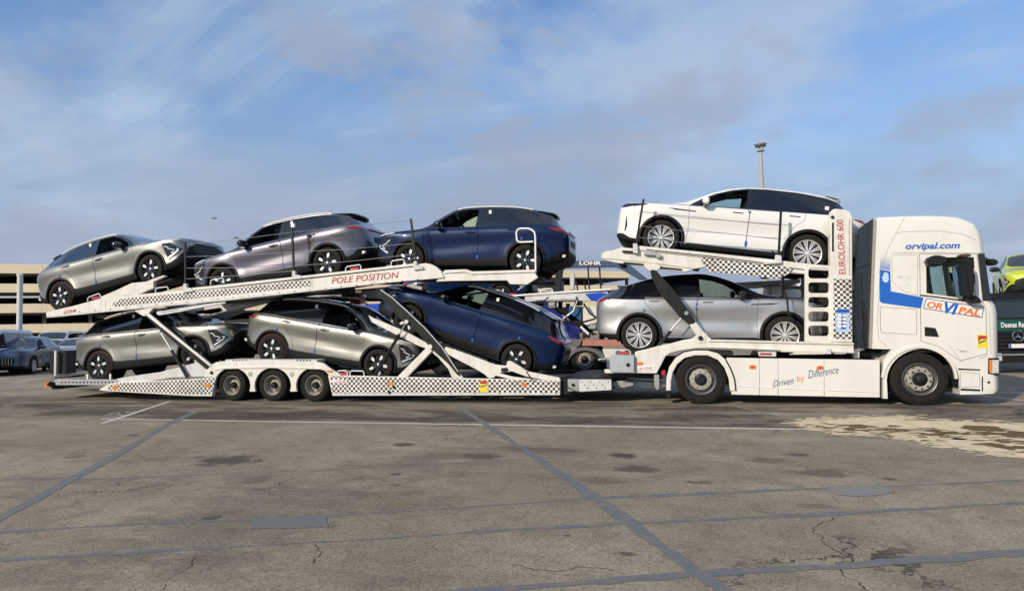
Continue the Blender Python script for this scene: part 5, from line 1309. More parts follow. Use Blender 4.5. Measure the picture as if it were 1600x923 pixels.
# upper deck over the truck
for y0, y1 in ((.02, .16), (2.39, 2.53)):
    PO('upper_deck_rail', [(990, 385), (1000, 384), (1100, 394), (1200, 404.5), (1258, 411.5), (1300, 415.5), (1300, 423), (1258, 421), (1200, 414), (1100, 401.5), (1000, 391)], y0, y1, M['white'], tr, .008)
    PO('upper_deck_beam', [(939.5, 404), (940, 396), (946, 392.5), (956, 391.5), (971, 386.5), (990, 388), (1004, 391), (1100, 402), (1110, 404), (1208, 416), (1258, 422), (1258, 428), (1225, 425), (1170, 424), (1110, 416), (1085, 420), (1060, 417), (1020, 411), (975, 407), (958, 405)], y0 + .03, y1 + .03, M['white'], tr, .01)
    PO('deck_slider', [(940, 405), (941, 401.5), (1000, 408), (1060, 415), (1087, 419.5), (1071, 425), (1060, 424), (1000, 415.5), (960, 410)], y0 + .05, y1 - .02, M['white'], tr, .008)
PO('slider_slot', [(974, 409), (1006, 412), (1006, 415), (974, 412)], .066, .08, M['dark'], tr, 0); PO('slider_slot', [(1032, 416.5), (1066, 420), (1066, 423), (1032, 419.5)], .066, .08, M['dark'], tr, 0)
PO('pivot_plate', [(1008, 411), (1014, 410.5), (1031, 413), (1032, 419), (1024, 424), (1016, 423), (1008, 419)], .0, .07, M['white'], tr, .008)
PT('rail_dark_strip', [(1010, 389.8), (1100, 399), (1200, 411.5)], .01, .008, M['dark'], tr, 5)  # thin dark line running along the rail
PO('lock_cylinder', [(1006, 391.5), (1025, 393), (1025, 399.5), (1006, 398)], -.04, .03, M['galv'], tr, .01); PO('lock_cylinder', [(972, 391), (990, 392), (990, 395), (972, 394)], -.01, .04, M['blacksteel'], tr, .006)
PO('rope_clamp', [(989, 380), (996, 380.5), (997, 396), (989, 395)], -.05, .03, M['greywhite'], tr, .006); PO('rope_clamp', [(1212, 398), (1221, 399), (1222, 411), (1194, 413), (1194, 409), (1211, 408)], -.05, .03, M['greywhite'], tr, .006)
PO('latch', [(1024, 396), (1033, 397), (1032, 403), (1025, 402)], -.04, .02, M['galv'], tr, .006)
PO('chequered_panel', [(1095, 404.3), (1099, 402.5), (1112, 404), (1208, 415.5), (1237.7, 418), (1232, 428), (1216, 435.5), (1209, 435), (1160, 428.5), (1109, 424.5), (1103, 418)], -.0, .02, M['check_big'], tr, 0)
PO('upper_track', [(975, 392), (1000, 389), (1300, 421), (1300, 427), (1000, 396), (975, 398)], .22, .75, M['blacksteel'], tr, 0); PO('upper_track', [(975, 392), (1000, 389), (1300, 421), (1300, 427), (1000, 396), (975, 398)], 1.8, 2.33, M['blacksteel'], tr, 0)
for px_ in ([(960, 398), (970, 399), (970, 405), (960, 404)], [(1090, 403), (1100, 404), (1100, 410), (1090, 409)], [(1215, 416), (1225, 417), (1225, 424), (1215, 423)]): PO('cross_member', px_, .15, 2.4, M['dark'], tr, 0)
# the black swing arm, its lower link and ram
for y0 in (-.02, 2.44):
    PO('swing_arm', [(1015.8, 422.3), (1021, 421), (1025, 422.3), (1038, 436.7), (1049, 448), (1059, 460.4), (1072, 480), (1082, 495), (1086.7, 502.4), (1085, 506), (1079, 507), (1075, 505), (1062, 495), (1048.6, 478.7), (1037, 466), (1027.6, 452.5), (1018, 433)], y0, y0 + .12, M['blacksteel'], tr, .014, 2)
    PO('swing_link', [(1077, 506.5), (1082, 505), (1087, 502.4), (1094, 511), (1104, 523), (1102, 536.5), (1090.6, 536.5), (1088, 524)], y0 + .01, y0 + .1, M['white'], tr, .012)
MB().lathe([(0, -.025), (.04, -.025), (.045, 0)], W(1094.5, 528, -.02), 14).ob('pivot_bolt', M['blacksteel'], tr); MB().lathe([(0, -.025), (.04, -.025), (.045, 0)], W(1072.5, 489, -.02), 14).ob('pivot_bolt', M['steel'], tr)
PT('arm_ram', [(1065.7, 495.8), (1046, 519)], .08, .018, M['steel'], tr); PT('arm_ram_body', [(1048, 517), (1028, 541)], .08, .030, M['blacksteel'], tr)
for y0 in (.2, 1.8): PO('lower_track', [(975, 549), (1040, 543), (1100, 535.5), (1300, 541), (1300, 549), (1100, 543), (1040, 549), (975, 555)], y0, y0 + .55, M['blacksteel'], tr, 0)
# posts and ropes at the white car
def post(px, parent, y=-.02, name='rope_post'):
    (a, b), (c, d) = px; mb = MB(); p, q = W(a, b, y), W(c, d, y); mb.tube([p, q], .028, 4, r2=.03); return mb.ob(name, M['blacksteel'], parent)
post([(1005.6, 311), (993.5, 383)], tr); post([(1220.3, 328), (1216.5, 402)], tr)
for px_ in ([(1006, 315), (1050, 319), (1110, 323), (1220, 331)], [(1003, 331), (1085, 339), (1160, 347), (1219, 352)], [(1001, 353), (1060, 360), (1140, 365), (1218, 374)], [(998, 371), (1060, 378), (1140, 385), (1217, 392)]):
    PT('safety_rope', px_, -.02, .0055, M['rope'] if 'rope' in M else M['galv'], tr, 5)
# coupling towards the trailer
PO('coupling_arm', [(955, 595), (978, 592), (990, 594), (1035, 597), (1035, 604), (990, 604), (975, 606), (955, 604)], .5, .7, M['galv'], tr, .01)
PO('coupling_plate', [(940, 583), (1035, 586), (1035, 592), (940, 589)], .2, 2.3, M['blacksteel'], tr, .006)
adopt(tr)
# ================================================================== the eight cars
SPA = lifted(SPA, .02, .0); SPB = lifted(SPB, .075, .035)
proto_a = build_car(SPA, 'compact_suv')
SPW = SPB
proto_b = build_car(SPW, 'large_suv')
SPC = dict(SPB); SPC['paint'] = 'p_cool'; SPC['top'] = 'p_darktop'; SPC['topz'] = 1.10; SPC['tophood'] = True; SPC['mirrorpaint'] = 'blackgloss'
def shr(u): return u if u < 3.95 else 3.95 + (u - 3.95) * (.68 / .85)
SPC['T'] = {k: ' '.join('%.4f:%s' % (shr(float(q.split(':')[0])), q.split(':')[1]) for q in v.split()) for k, v in SPB['T'].items()}
for k in ('dlo', 'clad', 'shield', 'rglass', 'proof', 'tail', 'hood', 'fdoor', 'rdoor'): SPC[k] = [(shr(a), b) for a, b in SPB[k]]
SPC['windows'] = [[(shr(a), b) for a, b in w] for w in SPB['windows']]; SPC['L'] = shr(4.8); SPC['spoiler'] = (shr(4.32), shr(4.66), 1.49); SPC['rear'] = 4.8 - shr(4.8)
zk = [q for q in SPC['T']['zt'].split() if float(q.split(':')[0]) < 2.6]
SPC['T']['zt'] = ' '.join(zk) + ' 2.7:1.665 3.1:1.645 3.5:1.585 3.8:1.51 4.1:1.415 4.3:1.335 4.45:1.255 4.55:1.19 4.60:1.15 %.3f:1.06' % SPC['L']
SPC['dlo'] = [p for p in SPC['dlo'] if p[0] < 4.05 and p[1] < 1.25] + [(4.30, 1.165), (4.44, 1.20), (4.36, 1.262), (4.1, 1.365), (3.8, 1.455), (3.5, 1.525), (3.1, 1.575), (2.7, 1.60), (2.4, 1.57), (2.2, 1.525), (1.9, 1.415), (1.65, 1.28)]
SPC['dlo'] = [p for p in SPC['dlo'] if p != (1.45, 1.07)]
w_ = SPC['windows']; SPC['windows'] = [w_[0], [(2.60, 1.155), (3.50, 1.165), (3.44, 1.505), (2.9, 1.56), (2.60, 1.565)], [(3.57, 1.17), (4.12, 1.185), (4.05, 1.32), (3.52, 1.485)]]
SPC['rglass'] = [(4.05, -.1), (4.05, .47), (4.10, .53), (4.46, .58), (4.52, .5), (4.54, -.1)]; SPC['proof'] = [(2.32, -.1), (2.31, .45), (2.4, .50), (3.7, .46), (3.8, .42), (3.82, -.1)]
SPC['spoiler'] = (4.02, 4.22, 1.435); SPC['spw'] = .54
SPC['films'] = [(2.58, 1.0, .02, .02, 'bluefilm'), (2.58, .90, .02, .02, 'bluefilm'), (3.62, .88, .02, .02, 'bluefilm')]
proto_c = build_car(SPC, 'large_suv')
def put(o, sp, rear, front, label, yc=1.275, group=None, sc=None):
    place_car(o, sp, XZ(*rear, yc - sp['track'] - .08), XZ(*front, yc - sp['track'] - .08), yc, sc); tag(o, label, 'car', group); return o
grey = {M['p_silver']: M['p_grey']}; blue = {M['p_silver']: M['p_blue']}
c6 = copy_tree(proto_a); c5 = copy_tree(proto_a); c2 = copy_tree(proto_a, None, grey); c3 = copy_tree(proto_a, None, blue); c7 = copy_tree(proto_a, None, blue)
put(proto_a, SPA, (96.3, 463.4), (239.4, 420.3), 'champagne silver crossover nose up at the rear end of the upper deck')
put(c2, SPA, (513.6, 411), (350, 441), 'purple grey crossover in the middle of the rear upper deck')
put(c3, SPA, (821, 407), (640, 405), 'dark blue crossover on the upper deck behind the white loop handle')
put(proto_b, SPB, (1261.5, 395.8), (1032.6, 371.4), 'large white car with many-spoke wheels on the truck upper deck')
put(c5, SPA, (156.2, 571.5), (306.7, 552.5), 'silver crossover on the lowest rear platform behind the slanted strut')
put(c6, SPA, (425.6, 545.3), (591.9, 569.7), 'silver crossover nose down above the three trailer wheels')
put(c7, SPA, (807, 562), (638, 499.5), 'dark blue crossover tail down on the steep lower ramp')
put(proto_c, SPC, (998.7, 523.4), (1226.6, 523.4), 'cool silver car with dark roof on the truck lower deck')
def band(car, idx):                                      # reddish protection band showing on the tyre tread
    for k, w in enumerate(sorted([c for c in kids(car) if c.name.split('.')[0] == 'wheel'], key=lambda o: o.name)):
        if k in idx:
            mb = MB(); r = .347; mb.lathe([(r * .985, -.085), (r * 1.012, -.080), (r * 1.012, -.055), (r * .99, -.05)], (0, 0, 0), 44); b = mb.ob('red_band', M['rubber_red'], w)
for c_, ix in ((c7, (0, 1)), (c6, (1,)), (c3, (1,)), (proto_a, (1,)), (c5, (1,))): band(c_, ix)
# ================================================================== trailer
tl = empty('car_transporter_trailer', (-8.7, 1.25, 0)); tag(tl, 'white two-deck car transporter trailer with chequered beams and three axles', 'trailer')
def tube(px, y, r, m, nm='bar', n=8): return PT(nm, px, y, r, M[m], tl, n)
for k_, y0, y1 in ((0, 0.0, .12), (1, 2.43, 2.55)):
    # upper deck beam
    PO('upper_deck_beam', [(71.6, 488), (93, 482.5), (115.6, 477.5), (157, 466), (250, 456.5), (350, 447.5), (480, 432.5), (646, 414), (664, 411), (673, 412.5), (682, 417), (689, 423), (694, 434), (620, 440.5), (558, 447), (450, 458.5), (350, 469.5), (209, 482.5), (72.5, 496)], y0, y1, M['white'], tl, .01)
    PO('deck_lip', [(300, 449.5), (350, 444.5), (480, 430), (646, 411.5), (652, 411), (652, 415), (480, 434), (350, 449), (300, 454)], y0 - .03 + k_ * .03, y1 + k_ * .03, M['white'], tl, .006)
    PO('telescopic_beam', [(694, 422.4), (728, 421), (737, 425.5), (833.6, 422.4), (841, 433.7), (823, 445), (796.5, 444), (792, 438), (704, 439), (681, 440)], y0 + .04, y1 - .01, M['white'], tl, .01)
    PO('telescopic_lip', [(694, 422), (728, 420.5), (738, 424), (836, 421), (838, 425), (737, 428.5), (726, 425), (694, 427)], y0 + .01, y1 + .01, M['white'], tl, .005)
    # rear upper tilting ramp
    PO('tilting_ramp', [(157, 463.5), (180, 454), (205.6, 442), (228, 440), (237.5, 436), (256, 429.7), (257, 432), (239.5, 440), (240, 450), (232, 453), (215, 461), (195, 461.5), (173.8, 465.5), (158, 467)], y0 + .01, y1 - .01, M['white'], tl, .008)
    # lower chassis beam with chequered face
    PO('lower_beam', [(512, 586), (600, 588), (740, 591), (875, 594), (875, 616), (519, 617.5)], y0, y1, M['white'], tl, .01)
    PO('rear_beam', [(168.7, 600), (185, 596.5), (250, 594.5), (337.5, 589.5), (331, 619), (300, 618.5), (168.7, 611), (155, 609.5), (155, 608)], y0, y1, M['white'], tl, .008)
    PO('rear_ramp', [(181, 592), (194, 589), (250, 581), (300, 568), (318, 563), (330, 569), (320, 588), (262, 590), (255, 592), (215, 597.5), (185, 597)], y0 + .05, y1 - .02, M['greywhite'], tl, .008)
    # slanting supports
    PO('support_bracket', [(209, 485), (240, 481), (228, 494), (222, 493)], y0 + .0, y1, M['white'], tl, .006)
    PO('rear_support', [(225, 490.5), (232, 491.5), (262, 511), (325, 566), (329, 571), (322, 577), (317, 573), (249, 515), (236, 503)], y0 - .02 + k_ * .04, y0 + .10, M['blacksteel'], tl, .01)
    PO('support_edge', [(226, 489.5), (233, 490), (330, 569.5), (328, 572.5), (229, 493)], y0 - .03 + k_ * .04, y0 + .02, M['white'], tl, .004)
    PO('main_arm', [(587.4, 456.5), (590, 454), (594.7, 452.9), (612, 465), (635, 491.5 - 6), (650, 498), (664.7, 513.6), (678, 527), (690.5, 543), (705, 563), (716, 581.8), (718, 588), (713, 584), (700, 568), (675.8, 546.8), (662, 531), (653.7, 521), (620.5, 499 - 5), (600, 471)], y0 - .02 + k_ * .04, y0 + .11, M['blacksteel'], tl, .012, 2)
    tube([(594.7, 452.5), (612, 464.5), (635, 485), (664.7, 513), (690.5, 542.3), (716, 581)], y0 - .02 + k_ * .1, .012, 'greywhite', 'arm_edge')
    PO('scissor_link', [(673, 539), (677, 541), (680, 546), (700, 566), (716, 580), (724, 590.5), (706, 590), (700, 576), (684, 558), (672, 548)], y0 + .03, y0 + .10, M['white'], tl, .01)
    PO('scissor_link', [(668, 541), (673, 538.5), (677, 544), (675, 549), (636, 589.5), (620, 589)], y0 + .0, y0 + .08, M['white'], tl, .012)
    PO('ramp_beam', [(575, 492), (584, 497), (613, 509), (640, 521), (674, 539), (672, 546), (655, 541), (613, 520), (580, 503)], y0 + .06, y1 + .0, M['white'], tl, .01)
    PO('ramp_beam', [(696, 541.5), (730, 553), (772, 569), (790, 571.5), (794, 565.5), (800, 565), (808, 569.5), (824, 580), (850, 585), (874, 589.5), (876, 595), (850, 593.5), (822, 588), (808, 583), (800, 580), (782, 582), (770, 590.5), (764, 591), (756, 584), (746, 578), (700, 554), (692, 548)], y0 + .02, y1 - .02, M['white'], tl, .01)
    PO('ramp_link', [(770, 580), (800, 588), (840, 593), (838, 596), (800, 593), (772, 586)], y0 + .0, y0 + .05, M['white'], tl, .006)
PO('ramp_eye', [(783, 575), (792, 574), (794, 578), (790, 581), (783, 580)], -.0, .03, M['dark'], tl, 0)
PO('deck_groove_strip', [(350, 448.6), (480, 434.2), (646, 415.6), (646, 417), (480, 435.8), (350, 450.2)], -.006, .01, M['blacksteel'], tl, 0)  # thin dark strip laid on to draw the groove under the lip
PO('beam_fold', [(73, 493), (209, 479.5), (350, 466), (558, 444), (558, 447.2), (350, 469.8), (209, 483), (73, 496.3)], -.012, .01, M['greywhite'], tl, .003)
PO('chequered_face', [(174.5, 475), (190, 466.5), (350, 452), (484, 437), (486, 447), (350, 461.5), (190, 478), (177, 479)], -.004, .004, M['check'], tl, 0)
PO('chequered_face', [(516, 587.5), (600, 589.5), (740, 592.3), (874, 595.3), (874, 613.3), (740, 613.6), (519, 614.2)], -.004, .004, M['check'], tl, 0)
PO('chequered_face', [(168.7, 601.5), (186, 598.5), (250, 596), (337, 591), (331, 616), (300, 615.8), (168.7, 609.5)], -.004, .004, M['check'], tl, 0)
PO('beam_lower_edge', [(519, 614.3), (875, 613.4), (875, 617), (519, 618)], -.015, .02, M['greywhite'], tl, .003)
# lettering
ptext('POLE POSITION', (518, 438.6), (623, 429.2), 9.8, -.006, M['redtxt'], tl, shear=.22)
ptext('LOHR', (522, 595.5), (540, 596), 5, -.009, M['redtxt'], tl, shear=.2); PO('badge_plate', [(520, 592.3), (542, 593), (542, 598.6), (520, 598.3)], -.007, -.003, M['whitetxt'], tl, 0)
ptext('LOHR', (101, 487.5), (119, 485), 5, -.006, M['redtxt'], tl, shear=.2)
PO('plate_bar', [(244, 486.8), (282, 481), (335, 473), (352, 471.5), (352, 474), (300, 483), (282, 487), (249, 492.7), (245, 491)], -.02, .02, M['greywhite'], tl, .006); ptext('ЕВРО', (257, 487), (275, 484), 3, -.024, M['blacksteel'], tl) if False else PT('plate_print', [(254, 487.4), (279, 483.6)], -.021, .008, M['rimgrey'], tl, 4)
# wheel housing
wc = [362.5, 426.0, 491.0]
fen = [(318, 588.5), (323, 578), (330, 569.5), (338, 565.5), (350, 564), (420, 562.8), (498, 565.5), (505, 567), (514, 574), (532, 585), (533, 587.5), (517, 588)]
for c0, nx in ((491.0, None), (426.0, 491.0), (362.5, 426.0)):
    a_ = arc(c0, 603, 28.5, 28.5, 0 if c0 < 480 else 26, 180 if c0 > 370 else 152, 14)
    if c0 == 491.0: fen += [(519, 590)] + a_
    else: fen += [(c0 + 27, 611.5)] + a_
    if c0 > 370: fen += [(c0 - 26.8, 611.5)]
fen += [(337, 590)]
for y0, y1 in ((-.015, .04), (2.51, 2.565)): PO('wheel_housing', fen, y0, y1, M['white'], tl, .006)
PO('housing_crease', [(334, 575.5), (350, 573), (420, 571.5), (500, 573.5), (512, 579), (512, 581), (500, 577), (420, 575), (350, 576.5), (334, 579)], -.035, .0, M['white'], tl, .01)
PO('track_top', [(352, 561.5), (495, 562), (495, 566), (352, 564.5)], .0, .6, M['greywhite'], tl, .004)
for x0_ in (363, 463):
    for i in range(5): PO('track_hole', [(x0_ + i * 5, 562), (x0_ + 2.6 + i * 5, 562), (x0_ + 2.6 + i * 5, 564), (x0_ + i * 5, 564)], -.003, .02, M['dark'], tl, 0)
for x_, y_ in ((390.7, 584.5), (455.7, 585)): PO('housing_latch', [(x_ - 3.5, y_ - 3.5), (x_ + 3.5, y_ - 3.5), (x_ + 3.3, y_ + 2), (x_, y_ + 3.8), (x_ - 3.3, y_ + 2)], -.024, -.012, M['galv'], tl, .004)
PO('side_marker', [(512, 578.3), (520, 578.3), (520, 581.8), (512, 581.8)], -.024, -.0, M['orange'], tl, .004)
MB().lathe([(0, -.02), (.035, -.02), (.04, 0)], W(330.5, 582, -.02), 14).ob('pivot_bolt', M['blacksteel'], tl)
lin = MB()
for x_ in wc:
    cx_, cz_ = XZ(x_, 603, 0); vs = []
    for i in range(19):
        a = math.pi * i / 18; vs += [(cx_ + .45 * math.cos(a), .03, cz_ + .45 * math.sin(a)), (cx_ + .45 * math.cos(a), .7, cz_ + .45 * math.sin(a))]
    lin._add(vs, [(2 * i, 2 * i + 1, 2 * i + 3, 2 * i + 2) for i in range(18)], 0, True); lin.disc((cx_, .7, cz_), .46, 20)
lin.ob('arch_liner', M['dark'], tl)['kind'] = 'stuff'
for x_ in wc:
    X = XZ(x_, 603, .03)[0]
    truck_wheel(tl, X, .362, .03, .362, .20, 'trailer'); truck_wheel(tl, X, .362, .25, .362, .20, 'trailer'); truck_wheel(tl, X, .362, 2.50, .362, .22, 'trailer', 1)
    MB().cyl((X, .2, .36), (X, 2.4, .36), .07, 10).ob('axle', M['dark'], tl)
# stickers and lamps on the lower beam
def mark(x, y, w, h, m, d=.006, nm='sticker'): return PO(nm, [(x - w / 2, y - h / 2), (x + w / 2, y - h / 2), (x + w / 2, y + h / 2), (x - w / 2, y + h / 2)], -d, -.003, M[m], tl, 0)
PO('warning_sticker', [(749.5, 594), (762, 594.3), (762, 612.5), (749.5, 612.2)], -.008, -.003, M['yellow'], tl, 0); mark(755.5, 597, 11, 5, 'redtxt', .010); PO('sticker_mark', [(750.5, 603), (761, 600.5), (761, 602), (750.5, 605)], -.0115, -.008, M['navytxt'], tl, 0)
for x_, y_ in ((610, 599), (819.5, 600.5), (180, 605), (324.5, 601.5)): mark(x_, y_, 8, 5, 'orange', .012, 'side_marker')
for x_, y_ in ((615.5, 604.5), (609, 613)): MB().lathe([(0, -.02), (.03, -.02), (.035, 0)], W(x_, y_, -.005), 12).ob('lashing_eye', M['blacksteel'], tl)
PO('badge_plate_rear', [(398, 0), (399, 0), (399, 1)], 0, .001, M['dark'], tl, 0) if False else None
# rams
tube([(635, 502.5), (622, 526)], -.05, .016, 'steel', 'ram_rod'); tube([(624, 522), (587.5, 585)], -.05, .036, 'blacksteel', 'ram_cylinder')
MB().lathe([(0, -.03), (.045, -.03), (.045, .02)], W(635.5, 502.5, -.05), 14).ob('ram_pin', M['greywhite'], tl); MB().lathe([(0, -.03), (.05, -.03), (.05, .02)], W(672.5, 541.5, -.02), 14).ob('ram_pin', M['white'], tl)
tube([(249.6, 517), (272, 553)], -.02, .018, 'steel', 'ram_rod'); tube([(268, 547), (293, 590)], -.02, .034, 'blacksteel', 'ram_cylinder')
MB().lathe([(0, -.03), (.035, -.03), (.035, .02)], W(249.5, 517, -.03), 12).ob('ram_pin', M['greywhite'], tl)
tube([(822, 580), (830, 592), (836, 597)], .0, .010, 'black', 'hose')
# neck
PO('neck', [(876, 594), (890, 591), (910, 590), (956, 590), (957, 611), (905, 612.5), (876, 618)], .12, 2.43, M['blacksteel'], tl, .01)
PO('neck_plate', [(887, 592), (905, 592), (905, 612), (887, 611)], .04, .12, M['galv'], tl, .008); PO('neck_box', [(905, 593), (955, 593), (956, 609.5), (905, 612)], -.02, .12, M['greywhite'], tl, .01)
for i in range(10): mark(909 + i * 4.6, 596.5 + (i % 3) * 4.5, 1.6, 1.6, 'dark', .024, 'perforation')
MB().lathe([(0, -.02), (.03, -.02), (.035, 0)], W(895.5, 601, .03), 12).ob('bolt', M['blacksteel'], tl)
PO('drawbar', [(955, 596), (975, 593), (990, 597), (990, 602), (970, 607), (956, 603)], .3, .42, M['galv'], tl, .01)
# rear platform
for y0, y1 in ((.05, .13), (2.42, 2.5)):
    PO('platform_rail', [(84, 594), (90, 592), (182, 592.5), (184, 600), (176, 601.5), (86, 601.5)], y0, y1, M['galv'], tl, .006)
for i in range(15): mark(94 + i * 5.7, 597.3, 2.4, 2.4, 'dark', .0, 'x').location = (0, .048, 0)
for y0 in (.14, 1.75):
    PO('platform_track', [(86, 593.5), (184, 594), (184, 597), (86, 597)], y0, y0 + .65, M['galv'], tl, .004)
PO('platform_beam', [(80, 597), (90, 597), (150, 600), (90, 608), (80, 608)], .3, 2.3, M['black'], tl, .01)
MB().cyl(W(80, 600, -.02), W(80, 600, .30), .07, 16).ob('end_roller', M['rubber_red'] if False else M['blacksteel'], tl)
mark(73.5, 600, 7, 9, 'orangewood' if 'orangewood' in M else 'orange', .03, 'end_marker')
tube([(72, 596.5), (76, 598), (72.5, 602)], -.04, .010, 'black', 'hook')
for x_ in (136, 171.5): PO('wheel_pin', [(x_ - 1, 584), (x_ + 1.4, 584), (x_ + 1.4, 592.5), (x_ - 1, 592.5)], .1, .14, M['whitetxt'], tl, .004)
PO('support_bar', [(85, 588.5), (111, 586.5), (111, 589.5), (85, 591)], .1, .5, M['blacksteel'], tl, .01)
# channels that carry the tyres, following each car
def channel(a, b, drop=.36, y0s=(.26, 1.78), w=.52, t=.05, m='blacksteel', e=.55):
    p, q = Vector(XZ(*a, .35)), Vector(XZ(*b, .35)); d = (q - p).normalized(); n = Vector((-d.y, d.x)); n = n if n.y > 0 else -n
    p = p - d * e - n * drop; q = q + d * e - n * drop
    for y0 in y0s:
        mb = MB(); mb.prism([tuple(p), tuple(q), tuple(q - n * t), tuple(p - n * t)], y0, y0 + w, .006); mb.ob('wheel_track', M[m], tl)
channel((96.3, 463.4), (239.4, 420.3), .375); channel((513.6, 411), (350, 441), .37); channel((821, 407), (640, 405), .36, e=.4)
channel((425.6, 545.3), (591.9, 569.7), .37); channel((807, 562), (638, 499.5), .36, e=.35); channel((156.2, 571.5), (306.7, 552.5), .372, e=.1)
for px_ in ([(100, 486), (108, 485), (108, 491), (100, 492)], [(300, 458), (310, 457), (310, 466), (300, 467)], [(470, 440), (480, 439), (480, 450), (470, 451)], [(640, 421), (650, 420), (650, 434), (640, 435)], [(820, 427), (832, 427), (832, 436), (820, 436)], [(560, 592), (575, 592), (575, 610), (560, 610)], [(700, 594), (712, 594), (712, 612), (700, 612)], [(860, 597), (872, 597), (872, 612), (860, 612)], [(400, 568), (412, 568), (412, 585), (400, 585)], [(300, 596), (312, 596), (312, 612), (300, 612)]):
    PO('cross_member', px_, .12, 2.43, M['blacksteel'], tl, 0)
PO('under_deck_gear', [(250, 478), (350, 468), (450, 457), (500, 452), (430, 468), (330, 492), (300, 490)], 1.0, 1.3, M['greywhite'], tl, .02); PO('under_deck_gear', [(300, 486), (345, 479), (350, 486), (318, 498)], 1.0, 1.9, M['greywhite'], tl, .02)
PO('lower_floor', [(530, 590), (700, 592), (874, 596), (874, 606), (530, 604)], .7, 1.7, M['dark'], tl, 0)
PO('red_box', [(544, 462), (562, 460), (562, 474), (547, 475)], 2.2, 2.5, M['redpaint'], tl, .02)
PO('under_deck_box', [(560, 452), (625, 446), (628, 460), (600, 468), (575, 466)], 1.9, 2.3, M['greywhite'], tl, .02)
# grab loops along the deck
def loop(x0, y0, x1, y1, h, y=.03):
    P = [(x0, y0), (x0 + .4, y0 - h + 2), (x0 + 2.5, y0 - h), (x1 - 2.5, y1 - h), (x1 - .3, y1 - h + 2), (x1, y1)]
    return tube(P, y, .013, 'whitetxt', 'grab_loop')
loop(137, 470.5, 157, 465, 6.5); loop(243, 457, 263, 455, 7); loop(329, 445, 350, 442.5, 8); loop(540, 424, 564, 421, 7.5); loop(611, 416, 632, 413.5, 8.5); loop(527, 588, 543, 588, 9); loop(547, 588, 569, 588.5, 9)
PO('loop_label', [(547, 418.5), (560, 417), (560, 421), (547, 422.5)], .02, .04, M['redtxt'], tl, 0); PO('loop_label', [(530, 582), (541, 582), (541, 587), (530, 587)], .02, .04, M['redtxt'], tl, 0); PO('loop_label', [(143, 465), (154, 462.5), (154, 466), (143, 468)], .02, .04, M['redtxt'], tl, 0)
tube([(837, 423), (836.8, 400), (836.5, 370), (835, 362.5), (830, 358.5), (825, 357), (813, 357), (808.5, 359), (806.8, 363.6), (807.5, 374), (809.5, 377.5), (813, 378.5), (833, 377.6)], -.0, .020, 'whitetxt', 'tall_hand_loop', 10)
# bolts, weld seams, pipes and the gear under the upper deck
bolt = MB(); bolt.lathe([(0, -.012), (.014, -.012), (.017, 0)], (0, 0, 0), 8); bme = bolt.me('bolt', M['galv'])
for x_, y_ in [(100 + 24 * i, 0) for i in range(24)]:
    yy_ = 491 - (x_ - 75) * .0935 if x_ < 350 else 465.3 - (x_ - 350) * .0985
    o = raw('bolt', bme); o.location = W(x_, yy_ + .5, -.014); o.parent = tl
for x_ in (540, 585, 632, 668, 705, 742, 780, 848, 868):
    o = raw('bolt', bme); o.location = W(x_, 615.2 - (x_ - 520) * .003, -.016); o.parent = tl
for a_, b_ in (((486.5, 433), (489, 453)), ((350, 449), (350.5, 468)), ((600, 420), (601.5, 441)), ((262, 459), (262.5, 476)), ((165, 468), (165, 486))): tube([a_, b_], .0, .004, 'greygroove', 'weld_seam', 4)
for a_, b_ in (((640, 588), (640.5, 616)), ((760, 592), (760, 615.5)), ((250, 596), (250, 614))): tube([a_, b_], -.003, .003, 'greygroove', 'weld_seam', 4)
for k_, px_ in enumerate(([(350, 474), (450, 464), (540, 455), (585, 452)], [(360, 478), (452, 470), (520, 463), (560, 466), (575, 476)], [(600, 462), (640, 470), (700, 466), (760, 458)], [(430, 470), (470, 466), (500, 474), (540, 470)])): tube(px_, .7 + .25 * k_, .022, ('black', 'galv', 'black', 'steel')[k_], 'hydraulic_pipe', 6)
for k_, (x_, y_, w_, h_) in enumerate(((452, 458, 24, 9), (498, 455, 30, 8), (540, 458, 14, 10), (610, 452, 22, 9), (648, 448, 26, 10), (400, 466, 22, 7))): PO('under_deck_gear', [(x_ - w_ / 2, y_ - h_ / 2 + 1), (x_ + w_ / 2, y_ - h_ / 2 - 1), (x_ + w_ / 2, y_ + h_ / 2 - 1), (x_ - w_ / 2, y_ + h_ / 2 + 1)], .5 + .2 * k_, .8 + .2 * k_, M[('blacksteel', 'galv', 'black')[k_ % 3]], tl, .02)
for k_ in range(7): tube([(696 + k_ * 12, 545.5 + k_ * 4.3), (700 + k_ * 12, 541.5 + k_ * 4.3)], .3, .018, ('galv', 'whitetxt')[k_ % 2], 'track_stop', 5)
for k_ in range(3): tube([(938 + k_ * 2, 590), (946, 581 + k_ * 3), (956 + k_ * 3, 588), (968, 592 + k_ * 2), (985, 586)], .5 + .2 * k_, .013, ('black', 'redpaint', 'black')[k_], 'air_line', 6)
tube([(880, 601), (900, 611.5), (940, 611), (975, 606)], .02, .012, 'black', 'cable')
